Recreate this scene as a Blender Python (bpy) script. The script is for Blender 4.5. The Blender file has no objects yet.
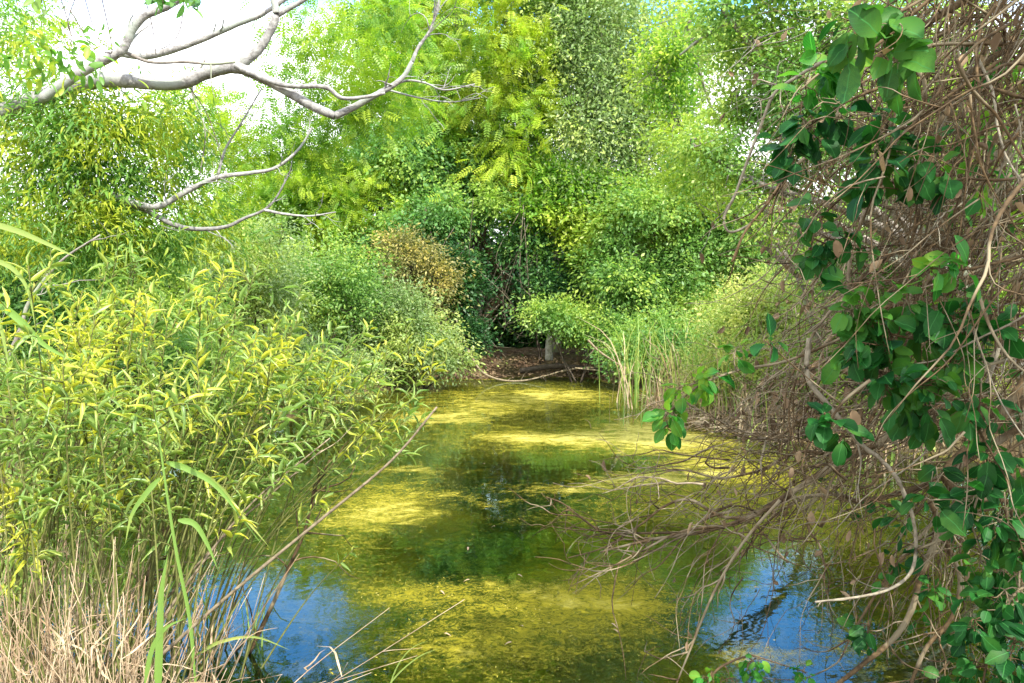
import bpy, math, random
import numpy as np

rng = np.random.default_rng(7)
random.seed(7)
C = bpy.context.scene.collection
PI = math.pi

# ------------------------------------------------------------------ camera frame
W, H, F = 1024, 683, 796.0
CAMZ = 2.2
TH = math.radians(3.7)

def P(px, py, Y):
    """world point seen at pixel px,py at distance Y in front of the viewer"""
    xc = (px - W / 2) / F
    yc = (H / 2 - py) / F
    d = np.array([xc, math.cos(TH) + yc * math.sin(TH), -math.sin(TH) + yc * math.cos(TH)])
    return np.array([0, 0, CAMZ]) + d * (Y / d[1])

def S(px, Y):            # size in metres of px pixels at distance Y
    return px * Y / F

# ------------------------------------------------------------------ mesh helpers
def make_mesh(name, V, faces, smooth=False, rnd=None, uv=None):
    """faces: list of (k, array(n,k))"""
    me = bpy.data.meshes.new(name)
    V = np.asarray(V, np.float32)
    me.vertices.add(len(V)); me.vertices.foreach_set('co', V.ravel())
    loops = np.concatenate([f.ravel() for k, f in faces]).astype(np.int32)
    sizes = np.concatenate([np.full(len(f), k, np.int32) for k, f in faces])
    starts = np.concatenate([[0], np.cumsum(sizes)[:-1]]).astype(np.int32)
    me.loops.add(len(loops)); me.loops.foreach_set('vertex_index', loops)
    me.polygons.add(len(sizes)); me.polygons.foreach_set('loop_start', starts)
    try: me.polygons.foreach_set('loop_total', sizes)
    except Exception: pass
    if smooth: me.polygons.foreach_set('use_smooth', np.ones(len(sizes), bool))
    if rnd is not None:
        a = me.attributes.new('rnd', 'FLOAT', 'POINT'); a.data.foreach_set('value', np.asarray(rnd, np.float32))
    if uv is not None:
        a = me.attributes.new('luv', 'FLOAT_VECTOR', 'POINT'); a.data.foreach_set('vector', np.asarray(uv, np.float32).ravel())
    me.update(calc_edges=True)
    return me

def link(name, me, mat, parent=None, **props):
    o = bpy.data.objects.new(name, me); C.objects.link(o)
    if mat: me.materials.append(mat)
    if parent is not None: o.parent = parent
    for k, v in props.items(): o[k] = v
    return o

def thing(name, label, cat, loc=(0, 0, 0), group=None):
    o = bpy.data.objects.new(name, None); C.objects.link(o)
    o.location = loc; o.empty_display_size = .1
    o['label'] = label; o['category'] = cat
    if group: o['group'] = group
    return o

def norm(a): return a / (np.linalg.norm(a, axis=-1, keepdims=True) + 1e-9)

class Geo:
    """collects shapes, then becomes ONE mesh object, relative to its parent's location"""
    def __init__(s): s.V = []; s.F = {3: [], 4: []}; s.n = 0; s.R = []; s.U = []
    def add(s, V, F4=None, F3=None, rnd=None, uv=None):
        V = np.asarray(V, float)
        if F4 is not None and len(F4): s.F[4].append(np.asarray(F4) + s.n)
        if F3 is not None and len(F3): s.F[3].append(np.asarray(F3) + s.n)
        s.V.append(V); s.n += len(V)
        s.R.append(np.full(len(V), .5) if rnd is None else rnd)
        s.U.append(np.zeros((len(V), 3)) if uv is None else uv)
    def build(s, name, mat, parent=None, smooth=True, **props):
        if s.n == 0: return None
        V = np.concatenate(s.V)
        off = np.array(parent.matrix_basis.translation) if parent is not None else np.zeros(3)
        if parent is not None and parent.parent is not None:
            off = off + np.array(parent.parent.matrix_basis.translation)
        fs = [(k, np.concatenate(s.F[k])) for k in (4, 3) if s.F[k]]
        me = make_mesh(name, V - off, fs, smooth, np.concatenate(s.R), np.concatenate(s.U))
        return link(name, me, mat, parent, **props)

def spline(pts, n):
    pts = np.asarray(pts, float)
    if len(pts) < 3:
        t = np.linspace(0, 1, n)[:, None]; return pts[0] * (1 - t) + pts[-1] * t
    p = np.vstack([2 * pts[0] - pts[1], pts, 2 * pts[-1] - pts[-2]])
    m = len(pts) - 1
    u = np.linspace(0, m - 1e-6, n); i = u.astype(int); t = (u - i)[:, None]
    a, b, c, d = p[i], p[i + 1], p[i + 2], p[i + 3]
    return .5 * (2 * b + (c - a) * t + (2 * a - 5 * b + 4 * c - d) * t**2 + (3 * b - a - 3 * c + d) * t**3)

def tube(g, pts, r0, r1, sides=6, n=None, knots=0.0, power=1.0):
    pts = np.asarray(pts, float)
    if n is None: n = max(4, len(pts) * 4)
    p = spline(pts, n)
    T = norm(np.gradient(p, axis=0))
    ref = np.array([0, 0, 1.]) if abs(T[:, 2]).mean() < .8 else np.array([1., 0, 0])
    A = norm(np.cross(T, ref)); B = np.cross(T, A)
    t = np.linspace(0, 1, n)
    r = r0 + (r1 - r0) * t ** power
    if knots: r = r * (1 + knots * rng.normal(size=n).clip(-1, 2))
    th = np.linspace(0, 2 * PI, sides, endpoint=False)
    ring = A[:, None, :] * np.cos(th)[None, :, None] + B[:, None, :] * np.sin(th)[None, :, None]
    V = (p[:, None, :] + ring * r[:, None, None]).reshape(-1, 3)
    i = np.arange(n - 1)[:, None] * sides; j = np.arange(sides)[None, :]; j2 = (j + 1) % sides
    q = np.stack([i + j, i + j2, i + sides + j2, i + sides + j], -1).reshape(-1, 4)
    tip = np.arange(sides)[None] + (n - 1) * sides
    F3 = np.array([[tip[0, 0], tip[0, k], tip[0, k + 1]] for k in range(1, sides - 1)])
    F3b = np.array([[0, k + 1, k] for k in range(1, sides - 1)])
    g.add(V, q, np.vstack([F3, F3b]), np.full(len(V), rng.random()))
    return p

def wander(start, d, length, steps=7, wob=.25, grav=0.0, rs=None):
    p = [np.array(start, float)]; d = norm(np.array(d, float))
    for k in range(steps):
        d = norm(d + rng.normal(size=3) * wob + np.array([0, 0, -grav]))
        p.append(p[-1] + d * length / steps)
    return np.array(p)

# ---- leaf templates: (verts [along, across, up], quads, tris); along 0..1, across in units of width
def tmpl_quad():
    return np.array([[0, 0, 0], [.45, .5, .04], [1, 0, -.08], [.45, -.5, .04]]), np.array([[0, 1, 2, 3]]), None
def tmpl_blade(st, bend=.25, fold=.25):
    """st: list of (t, halfwidth). Folded along the midrib and curved downwards."""
    V = []; Q = []; T = []
    for k, (t, w) in enumerate(st):
        z = -bend * t * t
        if w == 0: V.append([t, 0, z])
        else: V += [[t, w, z + fold * w * .35], [t, 0, z], [t, -w, z + fold * w * .35]]
    idx = []; c = 0
    for t, w in st:
        if w == 0: idx.append([c]); c += 1
        else: idx.append([c, c + 1, c + 2]); c += 3
    for a, b in zip(idx[:-1], idx[1:]):
        if len(a) == 1 and len(b) == 3: T += [[a[0], b[1], b[0]], [a[0], b[2], b[1]]]
        elif len(a) == 3 and len(b) == 3: Q += [[a[0], a[1], b[1], b[0]], [a[1], a[2], b[2], b[1]]]
        elif len(a) == 3: T += [[a[0], a[1], b[0]], [a[1], a[2], b[0]]]
    return np.array(V, float), (np.array(Q) if Q else None), np.array(T)
def tmpl_pinnate(pairs=6, L=.28, w=.11):
    V = []; Q = []
    for k in range(pairs):
        t = .15 + .85 * k / (pairs - 1); l = L * (1 - .45 * abs(t - .45))
        for s in (-1, 1):
            b = len(V); z = -.18 * t * t
            V += [[t, 0, z], [t + l * .35 + .01, s * l * .45, z + .02 - w * .3], [t + l * .4, s * l, z - .05], [t + w * .1 - .03, s * l * .55, z + .02]]
            Q.append([b, b + 1, b + 2, b + 3] if s > 0 else [b + 3, b + 2, b + 1, b])
    b = len(V); V += [[0, .008, 0], [1, .008, -.18], [1, -.008, -.18], [0, -.008, 0]]; Q.append([b, b + 1, b + 2, b + 3])
    return np.array(V), np.array(Q), None
TQ = tmpl_quad()
TLANCE = tmpl_blade([(0, 0), (.18, .42), (.45, .5), (.75, .3), (1, 0)], .35, .5)
TOVAL = tmpl_blade([(0, 0), (.12, .3), (.35, .48), (.6, .5), (.82, .34), (1, 0)], .22, .45)
TBIG = tmpl_blade([(0, .012), (.15, .014), (.2, .15), (.34, .34), (.52, .47), (.7, .5), (.85, .41), (.95, .22), (1, 0)], .25, .45)
_b = [(0, .012), (.12, .014), (.17, .16), (.3, .35), (.48, .48), (.66, .5), (.82, .40), (.94, .2), (1, 0)]
_l = [(0, 0), (.16, .38), (.4, .5), (.7, .34), (.88, .15), (1, 0)]
TLS = [tmpl_blade(_l, .35, .5), tmpl_blade(_l, .12, .3), tmpl_blade(_l, .65, .8), tmpl_blade(_l, -.1, 1.2)]
TBIGS = [tmpl_blade(_b, .3, .5), tmpl_blade(_b, .1, 1.1), tmpl_blade(_b, .55, .2), tmpl_blade([(t, w_ * (1 - .15 * math.sin(t * 14))) for t, w_ in _b], .35, .75)]
TPIN = tmpl_pinnate()
TCURL = tmpl_blade([(0, 0), (.2, .35), (.5, .5), (.8, .3), (1, 0)], -.5, 2.6)

def leaves(g, pos, axis, nrm, length, width, T, rnd=None, jit=.0):
    """instance a leaf template: pos/axis/nrm (N,3), length (N,), width = fraction of length"""
    N = len(pos)
    if N == 0: return
    V, Q, Tr = T; m = len(V)
    a = norm(axis); s = norm(np.cross(nrm, a)); n = np.cross(a, s)
    length = np.broadcast_to(length, (N,)); width = np.broadcast_to(width, (N,))
    X = V[None, :, 0, None] * a[:, None] + V[None, :, 1, None] * width[:, None, None] * s[:, None] + V[None, :, 2, None] * n[:, None] * (width[:, None, None] if T is TCURL else 1)
    X = pos[:, None] + X * length[:, None, None]
    if jit: X = X + rng.normal(size=X.shape) * jit * length[:, None, None]
    off = (np.arange(N) * m)[:, None, None]
    F4 = (Q[None] + off).reshape(-1, 4) if Q is not None else None
    F3 = (Tr[None] + off).reshape(-1, 3) if Tr is not None else None
    if rnd is None: rnd = rng.random(N)
    uv = np.tile(np.stack([V[:, 0], V[:, 1], V[:, 2] * 0], -1), (N, 1))
    g.add(X.reshape(-1, 3), F4, F3, np.repeat(rnd, m), uv)

# ------------------------------------------------------------------ materials
def new_mat(name):
    m = bpy.data.materials.new(name); m.use_nodes = True
    nt = m.node_tree; nt.nodes.clear()
    return m, nt, nt.nodes, nt.links
def N(ns, t, **kw):
    n = ns.new(t)
    for k, v in kw.items():
        if k in n.inputs.keys(): n.inputs[k].default_value = v
        else: setattr(n, k, v)
    return n
def mixc(nt, fac, a, b, blend='MIX'):
    n = nt.nodes.new('ShaderNodeMix'); n.data_type = 'RGBA'; n.blend_type = blend
    for s, v in ((0, fac), (6, a), (7, b)):
        if isinstance(v, bpy.types.NodeSocket): nt.links.new(v, n.inputs[s])
        else: n.inputs[s].default_value = (v if s == 0 else (*v, 1))
    return n.outputs[2]
def ramp(nt, sock, a, b):
    n = nt.nodes.new('ShaderNodeMapRange'); n.inputs[1].default_value = a; n.inputs[2].default_value = b
    nt.links.new(sock, n.inputs[0]); return n.outputs[0]
def noise(nt, scale, detail=2, vec=None, dist=0, rough=.5):
    n = nt.nodes.new('ShaderNodeTexNoise'); n.inputs['Scale'].default_value = scale
    n.inputs['Detail'].default_value = detail; n.inputs['Distortion'].default_value = dist
    n.inputs['Roughness'].default_value = rough
    if vec is None:
        vec = nt.nodes.new('ShaderNodeNewGeometry').outputs['Position']
    nt.links.new(vec, n.inputs['Vector']); return n.outputs['Fac']

def leaf_mat(name, dark, light, accent, acc_amt=.3, transl=.4, tmul=1.6, rough=.45, scale=.7, vein=False, spec=.35):
    """leaf: hue varies leaf by leaf, in patches (young growth) and a share of accent coloured leaves"""
    m, nt, ns, L = new_mat(name)
    at = N(ns, 'ShaderNodeAttribute', attribute_name='rnd')
    nz = noise(nt, scale, 3)
    c = mixc(nt, at.outputs['Fac'], dark, light)
    wn = ns.new('ShaderNodeTexWhiteNoise'); wn.noise_dimensions = '1D'; L.new(at.outputs['Fac'], wn.inputs['W'])
    patch = ramp(nt, nz, .44, .62)
    add = ns.new('ShaderNodeMath'); add.operation = 'MULTIPLY_ADD'; L.new(patch, add.inputs[0]); add.inputs[1].default_value = .75; add.inputs[2].default_value = acc_amt - .35
    gt = ns.new('ShaderNodeMath'); gt.operation = 'SUBTRACT'; L.new(add.outputs[0], gt.inputs[0])
    h = ns.new('ShaderNodeMath'); h.operation = 'MULTIPLY'; L.new(wn.outputs['Value'], h.inputs[0]); h.inputs[1].default_value = .7
    L.new(h.outputs[0], gt.inputs[1])
    fac = ramp(nt, gt.outputs[0], -.3, .3)
    c = mixc(nt, fac, c, accent)
    if vein:
        uv = N(ns, 'ShaderNodeAttribute', attribute_name='luv')
        sx = ns.new('ShaderNodeSeparateXYZ'); L.new(uv.outputs['Vector'], sx.inputs[0])
        ab = ns.new('ShaderNodeMath'); ab.operation = 'ABSOLUTE'; L.new(sx.outputs[1], ab.inputs[0])
        mid = ramp(nt, ab.outputs[0], .035, .0)
        c = mixc(nt, mid, c, tuple(min(1, x * 1.8 + .02) for x in light))
        # side veins
        ma = ns.new('ShaderNodeMath'); ma.operation = 'MULTIPLY_ADD'; L.new(ab.outputs[0], ma.inputs[0]); ma.inputs[1].default_value = -.7; L.new(sx.outputs[0], ma.inputs[2])
        sn = ns.new('ShaderNodeMath'); sn.operation = 'MULTIPLY'; L.new(ma.outputs[0], sn.inputs[0]); sn.inputs[1].default_value = 48
        si = ns.new('ShaderNodeMath'); si.operation = 'SINE'; L.new(sn.outputs[0], si.inputs[0])
        sv = ramp(nt, si.outputs[0], .88, 1.0)
        sm = ns.new('ShaderNodeMath'); sm.operation = 'MULTIPLY'; L.new(sv, sm.inputs[0]); sm.inputs[1].default_value = .35
        c = mixc(nt, sm.outputs[0], c, tuple(min(1, x * 1.6) for x in light))
    pr = N(ns, 'ShaderNodeBsdfPrincipled', Roughness=rough); pr.inputs['Specular IOR Level'].default_value = spec
    L.new(c, pr.inputs['Base Color'])
    tr = ns.new('ShaderNodeBsdfTranslucent')
    tc = mixc(nt, 1.0, c, (tmul * .86, tmul, tmul * .62), 'MULTIPLY')
    L.new(tc, tr.inputs['Color'])
    mx = ns.new('ShaderNodeMixShader'); mx.inputs[0].default_value = transl
    L.new(pr.outputs[0], mx.inputs[1]); L.new(tr.outputs[0], mx.inputs[2])
    out = ns.new('ShaderNodeOutputMaterial'); L.new(mx.outputs[0], out.inputs[0])
    return m

def bark_mat(name, a, b, scale=14, rough=.85, lichen=None, bump=.4):
    m, nt, ns, L = new_mat(name)
    geo = ns.new('ShaderNodeNewGeometry').outputs['Position']
    n1 = noise(nt, scale, 5, geo, .6, .65)
    n2 = noise(nt, scale * .18, 2, geo)
    at = N(ns, 'ShaderNodeAttribute', attribute_name='rnd')
    c = mixc(nt, ramp(nt, n1, .35, .65), a, b)
    c = mixc(nt, at.outputs['Fac'], c, mixc(nt, .5, c, tuple(.5 * x for x in a)))
    if lichen: c = mixc(nt, ramp(nt, n2, .52, .6), c, lichen)
    pr = N(ns, 'ShaderNodeBsdfPrincipled', Roughness=rough); L.new(c, pr.inputs['Base Color'])
    pr.inputs['Specular IOR Level'].default_value = .2
    bp = ns.new('ShaderNodeBump'); bp.inputs['Strength'].default_value = bump; bp.inputs['Distance'].default_value = .01
    L.new(n1, bp.inputs['Height']); L.new(bp.outputs[0], pr.inputs['Normal'])
    out = ns.new('ShaderNodeOutputMaterial'); L.new(pr.outputs[0], out.inputs[0])
    return m

M = {
 'feather': leaf_mat('leaf_feathery', (.09, .20, .02), (.17, .33, .03), (.34, .44, .03), .40, .45),
 'yellowfeather': leaf_mat('leaf_feathery_yellow', (.12, .25, .03), (.21, .36, .04), (.38, .45, .035), .44, .45),  # yellower, lighter variant of the feathery leaf
 'fine': leaf_mat('leaf_fine_grey', (.13, .21, .08), (.27, .36, .15), (.38, .44, .12), .30, .40, rough=.4),
 'broad': leaf_mat('leaf_broad_green', (.07, .18, .05), (.16, .32, .085), (.32, .43, .08), .24, .42),
 'broadlit': leaf_mat('leaf_broad_lit', (.08, .22, .03), (.19, .35, .04), (.40, .48, .06), .42, .45),  # brighter, yellower copy of the broad leaf, coloured as if sunlit
 'deep': leaf_mat('leaf_deep_shaded', (.018, .07, .022), (.05, .14, .035), (.10, .20, .03), .1, .3),  # greens kept dark so the colour deepens the hollow's shade
 'mid': leaf_mat('leaf_mid', (.09, .21, .05), (.20, .34, .085), (.36, .45, .08), .30, .42),
 'olive': leaf_mat('leaf_olive', (.13, .14, .05), (.28, .27, .10), (.40, .32, .08), .35, .35),
 'willow': leaf_mat('leaf_willow', (.12, .21, .05), (.29, .40, .11), (.55, .51, .05), .28, .42, scale=2.2, vein=True, rough=.38, spec=.5),
 'lefttree': leaf_mat('leaf_left_tree', (.07, .18, .03), (.16, .31, .05), (.38, .42, .03), .26, .45, scale=1.6),
 'big': leaf_mat('leaf_big_shaded', (.005, .045, .010), (.018, .105, .016), (.07, .19, .022), .16, .34, rough=.5, scale=3, vein=True, spec=.16),  # leaf colour darkened to look shaded
 'biglit': leaf_mat('leaf_big_lit', (.015, .12, .015), (.05, .22, .025), (.20, .34, .03), .3, .45, rough=.5, scale=3, vein=True, spec=.25),  # same leaf with its colour brightened to look sunlit
 'dead': leaf_mat('leaf_dead', (.09, .055, .03), (.23, .15, .08), (.33, .23, .13), .3, .2, tmul=1.0, rough=.8, scale=4),
 'reed': leaf_mat('reed_green', (.13, .25, .04), (.24, .37, .09), (.42, .46, .12), .22, .38, scale=2),
 'dryreed': leaf_mat('reed_dry', (.24, .15, .08), (.44, .31, .19), (.58, .46, .30), .35, .2, tmul=1.0, rough=.7, scale=3),
 'palegrass': leaf_mat('grass_pale', (.20, .28, .06), (.33, .40, .11), (.48, .48, .14), .35, .42, scale=2),
 'algae': leaf_mat('algae_bits', (.15, .16, .02), (.46, .38, .03), (.60, .50, .12), .12, .2, tmul=1),
 'silver': bark_mat('bark_silver', (.16, .15, .14), (.44, .43, .40), 16, lichen=(.27, .29, .25), bump=.9),
 'brown': bark_mat('bark_brown', (.05, .033, .016), (.19, .125, .06), 22, lichen=(.22, .18, .11)),
 'darkbark': bark_mat('bark_dark', (.05, .04, .03), (.13, .10, .075), 18),
 'greybark': bark_mat('bark_grey', (.16, .14, .12), (.34, .30, .26), 18, lichen=(.25, .27, .19)),
 'twig': bark_mat('twig_pale', (.13, .10, .06), (.36, .29, .19), 30),
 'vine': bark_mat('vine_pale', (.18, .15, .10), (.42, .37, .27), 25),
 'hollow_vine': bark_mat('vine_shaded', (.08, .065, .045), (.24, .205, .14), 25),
 'green_stem': bark_mat('stem_green', (.10, .12, .03), (.20, .20, .06), 25),
 'white': bark_mat('bark_white', (.22, .21, .19), (.52, .50, .47), 16, lichen=(.3, .29, .24)),
}

# ------------------------------------------------------------------ plants
def crown(g, lobes, T, size, width, n_clump, per, spread=.35, flat=.6, up=.8, hang=.0, inner=.45, sizejit=.3, shoots=22):
    """leaves in clumps spread through the volume of several lobes"""
    sub = []
    if shoots:
        for c, r in lobes:
            for q in range(shoots):
                d = norm(rng.normal(size=3) + [0, -.3, .5]); p0 = np.array(c) + d * np.array(r) * rng.uniform(.7, 1.0)
                Ls = rng.uniform(.25, .9) * max(.6, min(r[0], 1.3)); k = int(10 + Ls * 16)
                w_ = spline(wander(p0, d * .7 + rng.normal(size=3) * .35 + [0, 0, .35], Ls, 5, .2, .08), k)
                w_[:, 2] = np.maximum(w_[:, 2], .05)
                leaves(g, w_ + rng.normal(size=w_.shape) * .02, norm(w_[-1] - w_[0])[None] * .6 + rng.normal(size=(k, 3)) * .7, rng.normal(size=(k, 3)) * .6 + [0, 0, .8],
                       size * (.6 + .7 * rng.random(k)) * np.linspace(1.1, .6, k), width, T, np.full(k, rng.random() * .5) + rng.random(k) * .5)
    for c, r in lobes:
        for q in range(9):
            d = norm(rng.normal(size=3)); f = rng.uniform(.28, .62)
            sub.append((np.array(c) + d * np.array(r) * rng.uniform(.35, .95) * (1, 1, 1.1), tuple(np.array(r) * f * rng.uniform(.7, 1.3, 3))))
    lobes = sub
    vol = np.array([r[0] * r[1] * r[2] for c, r in lobes]) ** (2 / 3); vol /= vol.sum()
    cl = []
    for (c, r), v in zip(lobes, vol):
        k = max(3, int(n_clump * v))
        d = norm(rng.normal(size=(k, 3))); rad = inner + (1.3 - inner) * rng.random((k, 1)) ** .8
        pts = np.array(c) + d * rad * np.array(r); cl.append(np.hstack([pts, d]))
    cl = np.vstack(cl); K = len(cl)
    sp = spread * (.6 + .8 * rng.random(K))
    cnt = rng.poisson(per, K).clip(2)
    idx = np.repeat(np.arange(K), cnt); n = len(idx)
    off = rng.normal(size=(n, 3)) * np.array([1, 1, flat]) * .6
    pos = cl[idx, :3] + off * sp[idx, None]
    pos[:, 2] -= hang * sp[idx] * np.linalg.norm(off[:, :2], axis=1) ** 2
    pos[:, 2] = np.maximum(pos[:, 2], .04)
    out = norm(off + cl[idx, 3:] * .5 + rng.normal(size=(n, 3)) * .6)
    out[:, 2] -= .25 + hang
    nr = rng.normal(size=(n, 3)) * .65 + np.array([0, 0, up]) + cl[idx, 3:] * .45
    tone = rng.random(K)[idx] * .5 + rng.random(n) * .5
    leaves(g, pos, out, nr, size * (.55 + .8 * rng.random(n)), width, T, tone)
    return cl[:, :3]

def plant(name, label, cat, base, lobes_px, Y, mat, T, size, width, nc, per, bark='darkbark', trunk_r=.12, group=None,
          spread=.35, flat=.6, hang=.0, up=.8, depth=.9, crown_name='crown', stems=1, inner=.45, n_br=40, zfloor=.25):
    """tree or shrub: trunk with limbs to every lobe, thin branches to the clumps, crown of leaf clumps.
    lobes_px = (px, py, rx px, ry px[, dY])"""
    lobes = []
    for l in lobes_px:
        dY = l[4] if len(l) > 4 else 0
        c = P(l[0], l[1], Y + dY); rx, rz = S(l[2], Y + dY), S(l[3], Y + dY)
        c[2] = max(c[2], zfloor + rz * .6)
        lobes.append((c, (rx, min(rx, rz) * depth * 1.1, rz)))
    cx = np.mean([c for c, r in lobes], axis=0)
    b = np.array([base[0], base[1], base[2]]) if base is not None else np.array([cx[0], cx[1] + .2, .1])
    root = thing(name, label, cat, tuple(b), group)
    g = Geo()
    cl = crown(g, lobes, T, size, width, nc, per, spread, flat, up, hang, inner, shoots=44 if name == 'bank_shrub' else 24)
    g.build(crown_name, M[mat], root, smooth=False)
    tg = Geo()
    top = max(c[2] for c, r in lobes)
    sel = rng.choice(len(cl), min(n_br, len(cl)), replace=False)
    cs = np.array([c for c, r in lobes])
    own = np.array([np.argmin(((cs - cl[k]) ** 2).sum(1)) for k in sel])
    for s in range(stems):
        if stems > 1: tg = Geo()
        bb = b + np.array([rng.normal() * .12 * (stems > 1), rng.normal() * .12 * (stems > 1), -.25])
        split = b + np.array([(cx[0] - b[0]) * .35 + rng.normal() * .1, (cx[1] - b[1]) * .35, (cx[2] - b[2]) * .45])
        if stems == 1: tube(tg, [bb, (bb + split) / 2 + rng.normal(size=3) * .06, split], trunk_r, trunk_r * .7, 8, 10, .05)
        for k, (c, r) in enumerate(lobes):
            if stems > 1 and k % stems != s: continue
            st = split if stems == 1 else bb
            mid = (st + c) / 2 + rng.normal(size=3) * .15 + np.array([0, 0, .1])
            end = c + np.array([0, 0, r[2] * .5])
            tube(tg, [st, mid, c, end], trunk_r * (.6 if stems == 1 else .5), trunk_r * .12, 6, 12, .05)
        for k, o in zip(sel, own):
            if stems > 1 and o % stems != s: continue
            a = cs[o]; tube(tg, [a, (a + cl[k]) / 2 + rng.normal(size=3) * .12, cl[k]], trunk_r * .14, .006, 4, 7)
        if stems > 1: tg.build('stem', M[bark], root)
    if stems == 1: tg.build('trunk', M[bark], root)
    return root

def ribbon(g, pts, w0, n=10, fold=.3, up=None, tipw=.02, rnd=None):
    p = spline(pts, n); T = norm(np.gradient(p, axis=0))
    side = norm(np.cross(T, np.array([0, 0, 1.]) if up is None else up)); nn = np.cross(side, T)
    t = np.linspace(0, 1, n)
    w = w0 * np.minimum(1, (t * 5 + .35)) * np.clip(1 - t ** 2.2, tipw, 1)
    a = p + side * w[:, None] * .5 + nn * w[:, None] * fold * .5; c = p - side * w[:, None] * .5 + nn * w[:, None] * fold * .5
    V = np.stack([a, p, c], 1).reshape(-1, 3)
    i = np.arange(n - 1) * 3
    q = np.vstack([np.stack([i, i + 1, i + 4, i + 3], -1), np.stack([i + 1, i + 2, i + 5, i + 4], -1)])
    r = rng.random() if rnd is None else rnd
    uv = np.stack([np.repeat(t, 3), np.tile([.5, 0, -.5], n), np.zeros(3 * n)], -1)
    g.add(V, q, None, np.full(len(V), r), uv)

def reed_clump(label, px, py, Y, nb, hgt, spread=.25, mats=('reed', 'dryreed'), dry=.3, w=.018, lean=.35, name='reed_clump', cat='reeds', group=None, z=None, bend=1.0):
    b = P(px, py, Y); b[2] = 0 if z is None else z
    root = thing(name, label, cat, tuple(b), group)
    G = [Geo(), Geo()]
    for k in range(nb):
        isd = int(rng.random() < dry)
        s = b + np.array([rng.normal() * spread, rng.normal() * spread, -.25])
        h = hgt * (.55 + .55 * rng.random()) * (.8 if isd else 1)
        a = rng.random() * 2 * PI; L = lean * h * (.2 + rng.random())
        dx = np.array([math.cos(a), math.sin(a), 0]) * L
        pts = [s, s + dx * .15 + [0, 0, h * .4], s + dx * .5 + [0, 0, h * .8], s + dx * (1.0 + .3 * bend) + [0, 0, h * (1.0 - .1 * bend * rng.random())]]
        ribbon(G[isd], pts, w * (.6 + .7 * rng.random()), 9, .3, up=np.array([-math.sin(a), math.cos(a), .3]) if rng.random() < .5 else None)
    G[0].build('green_blades', M[mats[0]], root); G[1].build('dry_blades', M[mats[1]], root)
    return root

# ------------------------------------------------------------------ ground, pond
def shore(X, Y):
    """signed field: >0 in the pond"""
    left = np.interp(Y, [0, 2, 4, 5.5, 7, 10, 13, 16, 18, 19.6, 21], [-1.5, -1.6, -2.6, -4.2, -5.6, -5.2, -4.0, -3.2, -2.6, -1.6, 0])
    right = np.interp(Y, [0, 2, 4, 6, 8, 10, 11.6, 12.6, 14, 16, 18, 19.4, 21], [2.5, 4.5, 7, 7.6, 7.2, 6, 4.0, 3.0, 2.9, 3.0, 2.9, 2.3, 1])
    wob = .18 * np.sin(X * 2.1 + Y * 1.3) + .12 * np.sin(Y * 3.7 - X)
    d = np.minimum(np.minimum(X - left, right - X), np.minimum(Y - 2.4, 19.9 - Y + .25 * np.sin(X * 1.7)))
    return d + wob
def axis_vals(lo, hi, step, far, n):
    core = np.arange(lo, hi + 1e-6, step)
    o = np.geomspace(step * 2, far, n)
    return np.concatenate([(lo - o)[::-1], core, hi + o])
xs = axis_vals(-9, 10, .11, 500, 34); ys = axis_vals(0, 24, .11, 500, 34)
GX, GY = np.meshgrid(xs, ys, indexing='ij')
D = shore(GX, GY)
Z = np.where(D > 0, -np.minimum(D * .45, .42), np.minimum(-D * .35, .35))
lump = sum(a * np.sin(GX * fx + p1) * np.sin(GY * fy + p2) for a, fx, fy, p1, p2 in [(.04, 2.3, 1.9, .3, 1), (.03, 4.7, 3.9, 2, .2), (.015, 9.1, 8.3, 1, 2), (.15, .4, .33, 1, 1)])
Z = Z + lump * np.where(D > 0, .6, np.clip(-D, 0, 1) * .9 + .1)
Z = np.where(D > 0, np.minimum(Z, -.02), np.maximum(Z, .015))
Z += np.clip(np.hypot(GX, GY - 12) - 22, 0, 60) * .02
n1, n2 = GX.shape
V = np.stack([GX, GY, Z], -1).reshape(-1, 3)
ii = (np.arange(n1 - 1)[:, None] * n2 + np.arange(n2 - 1)[None]).ravel()
Qd = np.stack([ii, ii + n2, ii + n2 + 1, ii + 1], -1)
ground_me = make_mesh('ground', V, [(4, Qd)], True)

def wxy(px, py):         # world point on the water plane
    xc = (px - W / 2) / F; yc = (H / 2 - py) / F
    d = np.array([xc, math.cos(TH) + yc * math.sin(TH), -math.sin(TH) + yc * math.cos(TH)])
    t = -CAMZ / d[2]; return d[0] * t, d[1] * t
def blobs(X, Y, L):
    f = np.zeros_like(X)
    for px, py, rx, ry, a in L:
        x0, y0 = wxy(px, py); x1, _ = wxy(px + rx, py); _, y1 = wxy(px, py - ry); _, y2 = wxy(px, py + ry)
        f = f + a * np.exp(-((X - x0) / (x1 - x0)) ** 2 - ((Y - y0) / ((y1 - y2) * .5)) ** 2)
    return f
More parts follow.
